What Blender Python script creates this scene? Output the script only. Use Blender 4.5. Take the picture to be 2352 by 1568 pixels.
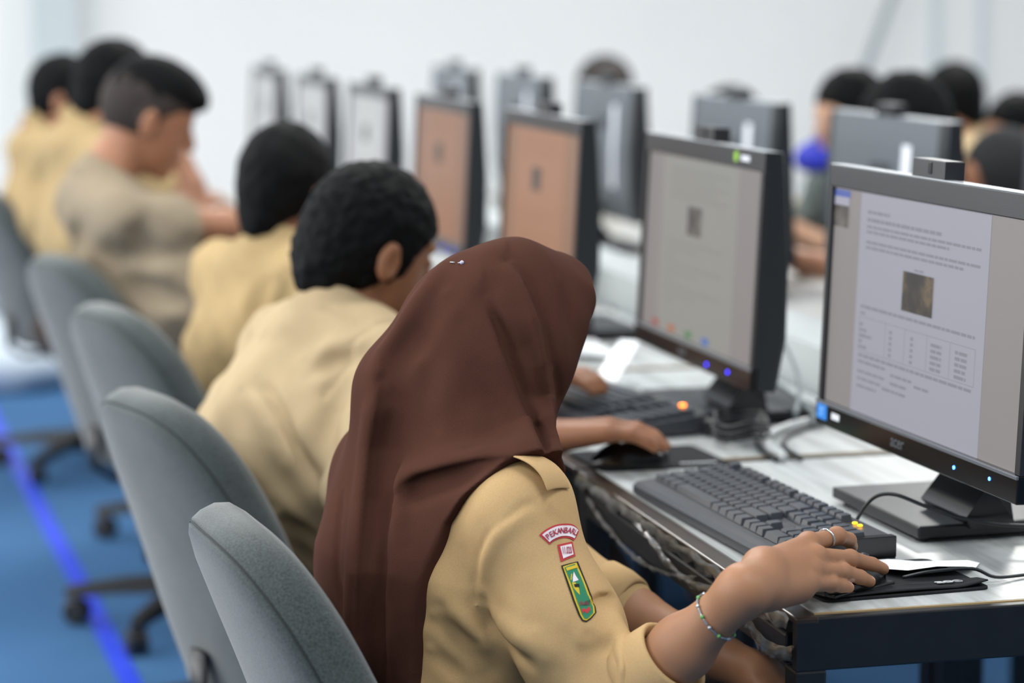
import bpy, bmesh, math, random
import numpy as np
from mathutils import Vector, Matrix
PI = math.pi
for o in list(bpy.data.objects): bpy.data.objects.remove(o)
scene = bpy.context.scene
COL = scene.collection

# ------------------------------------------------------------------ camera
cam_d = bpy.data.cameras.new('camera'); cam = bpy.data.objects.new('camera', cam_d); COL.objects.link(cam)
cam_d.sensor_width = 36.0; cam_d.lens = 85.0; cam_d.clip_start = 0.05; cam_d.clip_end = 60
c_right = Vector((0.9691449, -0.2464917, 0.0)); c_down = Vector((-0.0340281, -0.13379, -0.9904253)); c_fwd = Vector((0.2441316, 0.9598657, -0.1380496))
m3 = Matrix((c_right, -c_down, -c_fwd)).transposed()
cam.matrix_world = Matrix.Translation((0, 0, 1.36)) @ m3.to_4x4()
cam_d.dof.use_dof = True; cam_d.dof.focus_distance = 2.58; cam_d.dof.aperture_fstop = 2.8
cam_d.dof.aperture_blades = 0
scene.camera = cam
# ------------------------------------------------------------------ world, lights, exposure
world = bpy.data.worlds.new('world'); scene.world = world; world.use_nodes = True
bg = world.node_tree.nodes['Background']; bg.inputs[0].default_value = (0.97, 0.99, 1.0, 1); bg.inputs[1].default_value = 1.0
def area(name, loc, rot, sx, sy, power, col=(1, 1, 1)):
    l = bpy.data.lights.new(name, 'AREA'); l.shape = 'RECTANGLE'; l.size = sx; l.size_y = sy; l.energy = power; l.color = col
    o = bpy.data.objects.new(name, l); COL.objects.link(o); o.location = loc; o.rotation_euler = rot
    return o
# daylight from the window side of the room (left of the row) and the ceiling light panels
area('window_daylight', (-3.45, 5.3, 1.75), (0, math.radians(-80), 0), 1.7, 8.6, 165, (1.0, 0.985, 0.955))
CEIL_X = (-1.4, 1.1, 3.6); CEIL_Y = (1.2, 4.3, 7.4)
CEIL_W = {(-1.4, 1.2): 30, (1.1, 1.2): 26, (3.6, 1.2): 26, (-1.4, 4.3): 44, (1.1, 4.3): 30, (3.6, 4.3): 34, (-1.4, 7.4): 30, (1.1, 7.4): 46, (3.6, 7.4): 80}
for lx in CEIL_X:
    for ly in CEIL_Y:
        area('ceiling_light_glow', (lx, ly, 3.03), (0, 0, 0), 0.6, 1.3, CEIL_W[(lx, ly)], (1.0, 0.975, 0.93))
vs = scene.view_settings
vs.view_transform = 'Standard'; vs.look = 'None'; vs.gamma = 1.0; vs.exposure = 0.42; vs.use_curve_mapping = False

# ------------------------------------------------------------------ helpers
def lin(h):
    h = h.lstrip('#'); v = [int(h[i:i+2], 16)/255 for i in (0, 2, 4)]
    return tuple(x/12.92 if x <= 0.04045 else ((x+0.055)/1.055)**2.4 for x in v) + (1.0,)
MATS = {}
def mat(name, col, rough=0.6, metal=0.0, spec=0.5, noise=None, col2=None, bump=None, emit=None, estr=1.0, coat=0.0, sheen=0.0, sss=0.0, alpha=1.0, stretch=None):
    """noise=(scale, detail) mixes col/col2; bump=(scale, strength, distance)"""
    if name in MATS: return MATS[name]
    m = bpy.data.materials.new(name); m.use_nodes = True; nt = m.node_tree; b = nt.nodes['Principled BSDF']
    c = lin(col) if isinstance(col, str) else col
    b.inputs['Base Color'].default_value = c; b.inputs['Roughness'].default_value = rough; b.inputs['Metallic'].default_value = metal
    b.inputs['Specular IOR Level'].default_value = spec
    if coat: b.inputs['Coat Weight'].default_value = coat; b.inputs['Coat Roughness'].default_value = 0.1
    if sheen: b.inputs['Sheen Weight'].default_value = sheen; b.inputs['Sheen Roughness'].default_value = 0.4
    if sss:
        b.inputs['Subsurface Weight'].default_value = sss; b.inputs['Subsurface Radius'].default_value = (0.012, 0.004, 0.002); b.inputs['Subsurface Scale'].default_value = 1.0
    if alpha < 1: b.inputs['Alpha'].default_value = alpha
    if emit: b.inputs['Emission Color'].default_value = lin(emit); b.inputs['Emission Strength'].default_value = estr
    if noise or bump:
        tc = nt.nodes.new('ShaderNodeTexCoord'); src = tc.outputs['Object']
        if stretch:
            mp = nt.nodes.new('ShaderNodeMapping'); mp.inputs['Scale'].default_value = stretch; nt.links.new(src, mp.inputs[0]); src = mp.outputs[0]
    if noise:
        n = nt.nodes.new('ShaderNodeTexNoise'); n.inputs['Scale'].default_value = noise[0]; n.inputs['Detail'].default_value = noise[1]
        nt.links.new(src, n.inputs['Vector'])
        r = nt.nodes.new('ShaderNodeValToRGB'); r.color_ramp.elements[0].position = 0.3; r.color_ramp.elements[1].position = 0.7
        r.color_ramp.elements[0].color = c; r.color_ramp.elements[1].color = lin(col2)
        nt.links.new(n.outputs['Fac'], r.inputs[0]); nt.links.new(r.outputs[0], b.inputs['Base Color'])
    if bump:
        n2 = nt.nodes.new('ShaderNodeTexNoise'); n2.inputs['Scale'].default_value = bump[0]; n2.inputs['Detail'].default_value = 3
        nt.links.new(src, n2.inputs['Vector'])
        bp = nt.nodes.new('ShaderNodeBump'); bp.inputs['Strength'].default_value = bump[1]; bp.inputs['Distance'].default_value = bump[2]
        nt.links.new(n2.outputs['Fac'], bp.inputs['Height']); nt.links.new(bp.outputs[0], b.inputs['Normal'])
    MATS[name] = m
    return m

class MB:
    """collects shapes into one mesh; build() links it as one object"""
    def __init__(s): s.v = []; s.f = []; s.mi = []; s.cur = 0
    def add(s, v, f):
        o = len(s.v); s.v += [tuple(p) for p in v]; s.f += [tuple(i+o for i in q) for q in f]; s.mi += [s.cur]*len(f); return s
    def box(s, a, b, bev=0.0, M=None, seg=2):
        x0, y0, z0 = a; x1, y1, z1 = b
        v = [Vector(p) for p in ((x0,y0,z0),(x1,y0,z0),(x1,y1,z0),(x0,y1,z0),(x0,y0,z1),(x1,y0,z1),(x1,y1,z1),(x0,y1,z1))]
        f = [(0,3,2,1),(4,5,6,7),(0,1,5,4),(1,2,6,5),(2,3,7,6),(3,0,4,7)]
        if bev:
            bm = bmesh.new(); bv = [bm.verts.new(p) for p in v]
            for q in f: bm.faces.new([bv[i] for i in q])
            bmesh.ops.bevel(bm, geom=bm.edges[:], offset=bev, segments=seg, affect='EDGES', profile=0.5)
            bm.verts.index_update(); v = [p.co.copy() for p in bm.verts]; f = [[p.index for p in q.verts] for q in bm.faces]; bm.free()
        if M is not None: v = [M @ p for p in v]
        return s.add(v, f)
    def hexa(s, v):  # eight corners, bottom ring then top ring
        return s.add(v, [(0,3,2,1),(4,5,6,7),(0,1,5,4),(1,2,6,5),(2,3,7,6),(3,0,4,7)])
    def prism(s, poly, z0, z1, M=None):
        n = len(poly); v = [Vector((x, y, z0)) for x, y in poly] + [Vector((x, y, z1)) for x, y in poly]
        f = [tuple(range(n-1, -1, -1)), tuple(range(n, 2*n))] + [(i, (i+1) % n, n+(i+1) % n, n+i) for i in range(n)]
        if M is not None: v = [M @ p for p in v]
        return s.add(v, f)
    def tube(s, pts, r, n=10, cap=True, flat=None):
        pts = [Vector(p) for p in pts]; m = len(pts); rr = r if isinstance(r, (list, tuple)) else [r]*m
        v = []; t0 = (pts[1]-pts[0]).normalized(); up = Vector((0, 0, 1)) if abs(t0.z) < 0.9 else Vector((1, 0, 0))
        nrm = (up - t0*up.dot(t0)).normalized()
        for i, p in enumerate(pts):
            t = (pts[min(i+1, m-1)]-pts[max(i-1, 0)]).normalized(); nrm = (nrm - t*nrm.dot(t)).normalized(); bi = t.cross(nrm)
            for k in range(n):
                a = 2*PI*k/n; v.append(p + nrm*math.cos(a)*rr[i]*(flat or 1) + bi*math.sin(a)*rr[i])
        f = [(i*n+k, i*n+(k+1) % n, (i+1)*n+(k+1) % n, (i+1)*n+k) for i in range(m-1) for k in range(n)]
        if cap: f += [tuple(range(n-1, -1, -1)), tuple((m-1)*n+k for k in range(n))]
        return s.add(v, f)
    def lathe(s, prof, n=20, M=None):
        v = []; f = []
        for r, z in prof:
            for k in range(n): a = 2*PI*k/n; v.append(Vector((r*math.cos(a), r*math.sin(a), z)))
        for i in range(len(prof)-1):
            for k in range(n): f.append((i*n+k, i*n+(k+1) % n, (i+1)*n+(k+1) % n, (i+1)*n+k))
        f += [tuple(range(n-1, -1, -1)), tuple((len(prof)-1)*n+k for k in range(n))]
        if M is not None: v = [M @ p for p in v]
        return s.add(v, f)
    def grid(s, P, closed_u=False):  # P[i][j]
        nu = len(P); nv = len(P[0]); v = [p for row in P for p in row]; f = []
        for i in range(nu if closed_u else nu-1):
            for j in range(nv-1):
                a = i*nv+j; b = ((i+1) % nu)*nv+j; f.append((a, b, b+1, a+1))
        return s.add(v, f)
    def build(s, name, m, parent=None, smooth=False, angle=None):
        me = bpy.data.meshes.new(name); me.from_pydata(s.v, [], s.f)
        for mm in (m if isinstance(m, (list, tuple)) else [m]): me.materials.append(mm)
        if any(s.mi): me.polygons.foreach_set('material_index', s.mi)
        if smooth: me.polygons.foreach_set('use_smooth', [True]*len(me.polygons))
        me.update()
        if angle is not None: me.set_sharp_from_angle(angle=math.radians(angle))
        return link(name, me, parent)
def link(name, data, parent=None):
    o = bpy.data.objects.new(name, data); COL.objects.link(o)
    if parent is not None: o.parent = parent
    return o
def tag(o, label, cat, group=None):
    o['label'] = label; o['category'] = cat
    if group: o['group'] = group
    return o
def thing(name, label, cat, loc=(0, 0, 0), rz=0.0, group=None):
    o = link(name, None); o.location = loc; o.rotation_euler = (0, 0, rz); o.empty_display_size = 0.05
    return tag(o, label, cat, group)
def struct(o): o['kind'] = 'structure'; return o
def copy_tree(o, parent=None, mats=None):
    c = o.copy(); COL.objects.link(c); c.parent = parent
    for ch in list(o.children): copy_tree(ch, c)
    return c
def text_mesh(name, txt, size, m, parent=None, extrude=0.0004, bold=0.0, sx=1.0, align='CENTER'):
    cu = bpy.data.curves.new(name, 'FONT'); cu.body = txt; cu.size = size; cu.extrude = extrude; cu.offset = bold; cu.align_x = align; cu.align_y = 'CENTER'
    o = bpy.data.objects.new(name, cu); COL.objects.link(o)
    dg = bpy.context.evaluated_depsgraph_get(); me = bpy.data.meshes.new_from_object(o.evaluated_get(dg))
    bpy.data.objects.remove(o); bpy.data.curves.remove(cu)
    for v in me.vertices: v.co.x *= sx
    me.materials.clear(); me.materials.append(m); me.name = name
    return link(name, me, parent)

# ------------------------------------------------------------------ materials
M_wall = mat('wall_paint', '#f2f1ee', 0.75, noise=(1.5, 2), col2='#eeeeeb')
M_ceil = mat('ceiling_paint', '#eceeee', 0.9)
M_column = mat('column_paint', '#c9d2d2', 0.7)
M_carpet = mat('blue_carpet', '#365a80', 0.95, noise=(160, 4), col2='#426892', bump=(420, 0.35, 0.004), spec=0.1)
M_tape = mat('blue_tape', '#1d3fd0', 0.45)
M_black = mat('black_plastic', '#17191b', 0.45)
M_bezel = mat('charcoal_plastic', '#222428', 0.34, bump=(900, 0.08, 0.001))
M_side = mat('dark_case_plastic', '#1b2024', 0.4)
M_backp = mat('grey_back_plastic', '#5b6167', 0.38, bump=(700, 0.1, 0.001))
M_glossb = mat('glossy_black', '#0e0f11', 0.18)
M_baseg = mat('ribbed_grey_base', '#4a4d51', 0.35)
M_led_b = mat('blue_led', '#2050ff', 0.4, emit='#3a7bff', estr=9)
M_led_v = mat('violet_led', '#2a30ff', 0.4, emit='#4038ff', estr=5)
M_led_o = mat('orange_led', '#ff8a20', 0.4, emit='#ff7a1a', estr=9)
M_led_y = mat('amber_led', '#ffc400', 0.4, emit='#ffb400', estr=5)
M_key = mat('dark_key', '#3c4148', 0.33, spec=0.6)
M_kbody = mat('keyboard_body', '#33363c', 0.38)
M_kblack = mat('keyboard_black_end', '#141518', 0.3)
M_cable = mat('black_cable', '#141a1c', 0.4)
M_gcable = mat('grey_cable', '#6f7b80', 0.5)
M_paper = mat('white_paper', '#eef1f4', 0.8)
M_pad = mat('black_mouse_pad', '#1c1e21', 0.85, bump=(1200, 0.3, 0.001), spec=0.25)
M_padg = mat('green_mouse_pad', '#2f9a55', 0.8)
M_print = mat('pale_print', '#c9cdd0', 0.6)
M_frame = mat('black_steel_frame', '#121315', 0.4, noise=(40, 4), col2='#17181a')
M_tapew = mat('clear_packing_tape', '#5d5148', 0.12, coat=0.6, spec=0.8, noise=(30, 3), col2='#37302c')
M_chip = mat('worn_primer', '#77797b', 0.6)
M_brown = mat('brown_edge_band', '#3a2c23', 0.3, noise=(18, 3), col2='#2a211b')
M_beige = mat('beige_edge_strip', '#b39a72', 0.5)
M_grpan = mat('grey_trunking', '#b6bcbd', 0.55)
M_sticker = mat('white_sticker', '#e8ebf4', 0.5)
M_blue_st = mat('blue_sticker', '#2e86e0', 0.35)
M_green_st = mat('green_sticker', '#8fc23a', 0.4)
M_text_d = mat('dark_print', '#3b3f46', 0.6)
def laminate():
    m = bpy.data.materials.new('pale_wood_laminate'); m.use_nodes = True; nt = m.node_tree; b = nt.nodes['Principled BSDF']; N = nt.nodes.new; L = nt.links.new
    tc = N('ShaderNodeTexCoord'); mp = N('ShaderNodeMapping'); mp.inputs['Scale'].default_value = (26, 1.6, 1); L(tc.outputs['Object'], mp.inputs[0])
    n = N('ShaderNodeTexNoise'); n.inputs['Scale'].default_value = 2.2; n.inputs['Detail'].default_value = 5; n.inputs['Distortion'].default_value = 0.6; L(mp.outputs[0], n.inputs['Vector'])
    r = N('ShaderNodeValToRGB'); e = r.color_ramp.elements; e[0].position = 0.34; e[0].color = lin('#969a99'); e[1].position = 0.62; e[1].color = lin('#bcc0c0')
    L(n.outputs['Fac'], r.inputs[0]); L(r.outputs[0], b.inputs['Base Color']); b.inputs['Roughness'].default_value = 0.3
    return m
M_lam = laminate()
def fabric(name, c1, c2, sc=900):
    m = bpy.data.materials.new(name); m.use_nodes = True; nt = m.node_tree; b = nt.nodes['Principled BSDF']; N = nt.nodes.new; L = nt.links.new
    tc = N('ShaderNodeTexCoord')
    n = N('ShaderNodeTexNoise'); n.inputs['Scale'].default_value = sc; n.inputs['Detail'].default_value = 2; L(tc.outputs['Object'], n.inputs['Vector'])
    n2 = N('ShaderNodeTexNoise'); n2.inputs['Scale'].default_value = 9; n2.inputs['Detail'].default_value = 4; L(tc.outputs['Object'], n2.inputs['Vector'])
    mx = N('ShaderNodeMath'); mx.operation = 'MULTIPLY_ADD'; mx.inputs[1].default_value = 0.75; L(n.outputs['Fac'], mx.inputs[0])
    m2 = N('ShaderNodeMath'); m2.operation = 'MULTIPLY'; m2.inputs[1].default_value = 0.3; L(n2.outputs['Fac'], m2.inputs[0]); L(m2.outputs[0], mx.inputs[2])
    r = N('ShaderNodeValToRGB'); e = r.color_ramp.elements; e[0].position = 0.36; e[0].color = lin(c1); e[1].position = 0.7; e[1].color = lin(c2)
    L(mx.outputs[0], r.inputs[0]); L(r.outputs[0], b.inputs['Base Color']); b.inputs['Roughness'].default_value = 0.95
    b.inputs['Sheen Weight'].default_value = 0.35; b.inputs['Sheen Roughness'].default_value = 0.5; b.inputs['Specular IOR Level'].default_value = 0.15
    bp = N('ShaderNodeBump'); bp.inputs['Strength'].default_value = 0.5; bp.inputs['Distance'].default_value = 0.0012; L(n.outputs['Fac'], bp.inputs['Height']); L(bp.outputs[0], b.inputs['Normal'])
    return m
M_chair = fabric('grey_chair_fabric', '#2f3434', '#525959', 520)
M_seam = mat('dark_seam', '#23282a', 0.8)
# ------------------------------------------------------------------ room shell
def plain(name, a, b, m, bev=0.0):
    return MB().box(a, b, bev).build(name, m)
struct(plain('floor', (-3.6, -3.0, -0.1), (6.2, 11.3, 0.0), M_carpet))
struct(plain('ceiling', (-3.6, -3.0, 3.1), (6.2, 11.3, 3.2), M_ceil))
struct(plain('wall_back', (-3.6, 11.2, 0.0), (6.2, 11.35, 3.1), M_wall))
struct(plain('wall_right', (6.1, -3.0, 0.0), (6.2, 11.2, 3.1), M_wall))
struct(plain('wall_front', (-3.6, -3.1, 0.0), (6.2, -3.0, 3.1), mat('wall_front_paint', '#a5a5a3', 0.8)))  # unseen wall, added to keep out light from behind the camera; grey limits bounce
wl = MB(); wl.box((-3.6, -3.0, 0.0), (-3.5, 11.2, 0.85)); wl.box((-3.6, -3.0, 2.65), (-3.5, 11.2, 3.1))
for y in (-3.0, 0.3, 3.6, 6.9, 10.2): wl.box((-3.6, y, 0.85), (-3.5, y+0.25 if y < 10 else 11.2, 2.65))
struct(wl.build('wall_left', M_wall))
for i, y in enumerate((0.55, 3.85, 7.15)):
    w = MB()
    for z in (0.85, 2.6): w.box((-3.57, y, z), (-3.52, y+3.05, z+0.05))
    for yy in (y, y+1.0, y+2.0, y+3.0): w.box((-3.57, yy, 0.9), (-3.52, yy+0.05, 2.6))
    struct(w.build('window_%d' % (i+1), mat('window_frame', '#d5d9da', 0.5)))
bb = MB(); bb.box((-3.5, 11.17, 0.0), (6.1, 11.2, 0.1)); struct(bb.build('baseboard_back', mat('skirting', '#c8cfd2', 0.6)))
# shallow pillar on the far wall and slim vertical joint strips at the right end of the wall
struct(plain('trim_1', (0.615, 11.05, 0.0), (0.80, 11.2, 3.1), M_column))
struct(plain('trim_2', (4.99, 11.17, 0.1), (5.03, 11.2, 3.1), mat('joint_strip', '#d2dddd', 0.6)))
struct(plain('trim_3', (5.24, 11.17, 0.1), (5.28, 11.2, 3.1), mat('joint_strip_pale', '#d6dedf', 0.6)))
for lx in CEIL_X:
    for ly in CEIL_Y:
        side = {-1.4: 'over the window aisle', 1.1: 'over the desk rows', 3.6: 'over the far aisle'}[lx]; wh = {1.2: 'nearest the camera', 4.3: 'halfway down the room', 7.4: 'towards the back wall'}[ly]
        t = thing('ceiling_light', 'white ceiling light panel %s, %s' % (side, wh), 'ceiling light', (lx, ly, 3.1), 0, 'ceiling light panels')
        h = MB()
        for s in (-1, 1):
            h.box((s*0.34-0.03, -0.69, -0.05), (s*0.34+0.03, 0.69, 0.0)); h.box((-0.31, s*0.67-0.02, -0.05), (0.31, s*0.67+0.02, 0.0))
        h.build('housing', M_grpan, t)
        MB().box((-0.31, -0.65, -0.03), (0.31, 0.65, -0.005)).build('diffuser', mat('light_diffuser', '#ffffff', 0.5, emit='#f4fff8', estr=1.5), t)
# leaning pole against the far wall, seen above the heads on the right
tag(MB().tube([(4.16, 11.0, 0.02), (5.19, 11.12, 2.55)], 0.022, 10).build('leaning_pole', mat('grey_pole', '#99a0a3', 0.4, metal=0.3), smooth=True), 'grey pole leaning against the white back wall', 'pole')

# ------------------------------------------------------------------ desks
DESK_Y0, DESK_S = 2.257, 0.832
desk_words = ['first desk of the near row, by the girl in the brown headscarf', 'second desk of the near row, by the boy with thick curly hair', 'third desk of the near row', 'fourth desk of the near row', 'fifth desk of the near row', 'sixth desk of the near row', 'seventh desk of the near row, by the back wall']
def make_desk(label, x0, x1, y0, y1, group, front):
    t = thing('computer_desk', label, 'desk', (x0, y0, 0), 0, group); W = x1-x0; D = y1-y0
    e = 0.024
    MB().box((e, 0.016, 0.722), (W-e, D-0.006, 0.741)).build('desk_top', M_lam, t)
    fx = 0.0 if front < 0 else W-e
    MB().box((fx-0.0007, -0.0007, 0.7325), (fx+e, D, 0.7400), 0.002).build('edge_band', M_brown, t)
    MB().box((e, 0.0138, 0.73), (W-e, 0.016, 0.7405)).build('edge_strip', M_beige, t)
    for yy in (0.0, D-0.034):
        MB().box((0.0, yy, 0.683), (W, yy+(0.034 if yy else 0.0138), 0.7392 if yy == 0 else 0.722), 0.002).build('end_rail', M_frame, t)
    for xx in (0.0, W-0.034):
        MB().box((xx, 0.034, 0.683), (xx+0.034, D-0.034, 0.716), 0.003).build('long_rail', M_frame, t)
    for xx in (0.0, W-0.034):
        for yy in (0.0, D-0.034):
            MB().box((xx, yy, 0.0), (xx+0.034, yy+0.034, 0.684), 0.003).build('leg', M_frame, t)
    MB().box((W*0.5-0.15, 0.3, 0.10), (W*0.5+0.1, 0.32, 0.12)).build('foot_bar', M_frame, t) if False else None
    return t
desks = []
for k in range(7):
    y0 = DESK_Y0+k*DESK_S
    desks.append(make_desk(desk_words[k], 0.874, 1.43, y0, y0+DESK_S-0.012, 'desks of the near row', -1))
for k in range(7):
    y0 = 2.62+k*DESK_S
    make_desk('%s desk of the facing row, counted from the camera' % ('first', 'second', 'third', 'fourth', 'fifth', 'sixth', 'seventh')[k], 1.60, 2.16, y0, y0+DESK_S-0.012, 'desks of the facing row', 1)
# worn paint and torn clear tape on the first desk
d0 = desks[0]
c = MB(); c.add([(0.0045,-0.0006,0.668),(0.016,-0.0006,0.660),(0.021,-0.0006,0.662),(0.0225,-0.0006,0.655),(0.013,-0.0006,0.650),(0.010,-0.0006,0.642),(0.008,-0.0006,0.605),(0.0035,-0.0006,0.598),(0.0028,-0.0006,0.640),(0.0055,-0.0006,0.655)], [tuple(range(10))])
c.build('paint_chip', M_chip, d0)
rnd = random.Random(5)
def tape_strip(name, pts, wid, seed):
    r = random.Random(seed); P = []
    for i, (y, z, x) in enumerate(pts):
        row = []
        for j in range(5):
            u = j/4
            row.append((x - 0.004*math.sin(u*PI) + r.uniform(-0.0022, 0.0022), y + r.uniform(-0.003, 0.003), z - u*wid*(1+0.35*r.uniform(-1, 1))))
        P.append(row)
    return MB().grid(P)
M_ctape = mat('torn_clear_tape', '#8c8c88', 0.15, spec=0.8, coat=0.4, noise=(60, 3), col2='#55524e', alpha=0.5)
pts = [(0.012+i*0.02, 0.737 + 0.002*math.sin(i*1.7), -0.002) for i in range(41)]
tape_strip('clear_tape', pts, 0.016, 1).build('clear_tape', M_ctape, d0, True)
pts = [(0.20+i*0.012, 0.728-0.022*math.sin(PI*i/24), -0.006) for i in range(25)]
tape_strip('clear_tape', pts, 0.010, 2).build('clear_tape', M_ctape, d0, True)
pts = [(0.30+i*0.012, 0.715-0.030*math.sin(PI*i/38), -0.004) for i in range(39)]
tape_strip('clear_tape', pts, 0.006, 3).build('clear_tape', M_ctape, d0, True)
pts = [(0.0+i*0.012, 0.712-0.014*math.sin(PI*i/12), -0.002) for i in range(13)]
tape_strip('clear_tape', pts, 0.020, 4).build('clear_tape', M_ctape, d0, True)
# cable trunking between the two rows
tr = MB(); tr.add([(1.44,2.3,0.60),(1.59,2.3,0.60),(1.59,8.5,0.60),(1.44,8.5,0.60),(1.465,2.3,0.80),(1.59,2.3,0.80),(1.59,8.5,0.80),(1.465,8.5,0.80)], [(0,3,2,1),(4,5,6,7),(0,1,5,4),(1,2,6,5),(2,3,7,6),(3,0,4,7)])
tag(tr.build('cable_trunking', M_grpan), 'long grey cable trunking running between the two rows of desks', 'trunking')

# ------------------------------------------------------------------ all-in-one computers
SW, SH = 0.545, 0.333
def scr_mat(name, col, s): return mat(name, '#0d0e10', 0.4, emit=col, estr=s, spec=0.3)
def picture_mat(name, cols, sc):
    m = bpy.data.materials.new(name); m.use_nodes = True; nt = m.node_tree; b = nt.nodes['Principled BSDF']; N = nt.nodes.new; L = nt.links.new
    tc = N('ShaderNodeTexCoord'); n = N('ShaderNodeTexNoise'); n.inputs['Scale'].default_value = sc; n.inputs['Detail'].default_value = 5; L(tc.outputs['Object'], n.inputs['Vector'])
    r = N('ShaderNodeValToRGB'); el = r.color_ramp.elements; el[0].position = 0.35; el[0].color = lin(cols[0]); el[1].position = 0.68; el[1].color = lin(cols[-1])
    for i, c_ in enumerate(cols[1:-1]): q = el.new(0.35+0.33*(i+1)/(len(cols)-1)); q.color = lin(c_)
    L(n.outputs['Fac'], r.inputs[0]); b.inputs['Base Color'].default_value = (0, 0, 0, 1); L(r.outputs[0], b.inputs['Emission Color']); b.inputs['Emission Strength'].default_value = 0.36
    return m
M_pic1 = picture_mat('screen_photo_brown', ['#15120f', '#2a241d', '#4a3d2c', '#8a7452', '#2c2c33'], 24)
M_pic2 = picture_mat('screen_photo_grey', ['#3a3532', '#6b645d', '#8f8880'], 40)
def q_scr(mb, u0, v0, u1, v1, off):
    # rectangle on the screen, u from far edge to near edge, v from top down
    y0 = SW/2-u0*SW; y1 = SW/2-u1*SW; z0 = SH-v0*SH; z1 = SH-v1*SH
    mb.add([(-off, y0, z1), (-off, y1, z1), (-off, y1, z0), (-off, y0, z0)], [(0, 1, 2, 3)])
def text_line(mb, u0, u1, v, h, seed, off=0.0016):
    r = random.Random(seed); u = u0
    while u < u1:
        w = r.uniform(0.012, 0.045); e = min(u+w, u1); q_scr(mb, u, v, e, v+h, off); u = e+0.0045
SCR = {}
def screen_set(kind):
    T = 0.085; B = 0.905; L_ = 0.018; R_ = 0.978
    if kind == 'doc':   bgc, pgc, txc, s = '#8f8a8a', '#9fa0ac', '#84858f', 0.70
    if kind == 'grey':  bgc, pgc, txc, s = '#8a8584', '#90908b', '#858580', 0.70
    if kind == 'orange': bgc, pgc, txc, s = '#96745f', '#a87c62', '#9a7159', 0.70
    if kind == 'brown': bgc, pgc, txc, s = '#8f6f5e', '#9d745c', '#8e6a55', 0.70
    if kind == 'pale':  bgc, pgc, txc, s = '#b7b7bb', '#c2c6c6', '#b9bcbd', 0.70
    return T, B, L_, R_, scr_mat('screen_side_'+kind, bgc, s), scr_mat('screen_page_'+kind, pgc, s), scr_mat('screen_text_'+kind, txc, s)
def marks(name, bars, h, m, parent):      # small printed marks, too blurred to read: (x start, width, y centre)
    b = MB()
    for x, w, y in bars: b.box((x, y-h/2, -0.0002), (x+w, y+h/2, 0.0003))
    o = b.build(name, m, parent); o['kind'] = 'stuff'; return o
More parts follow.
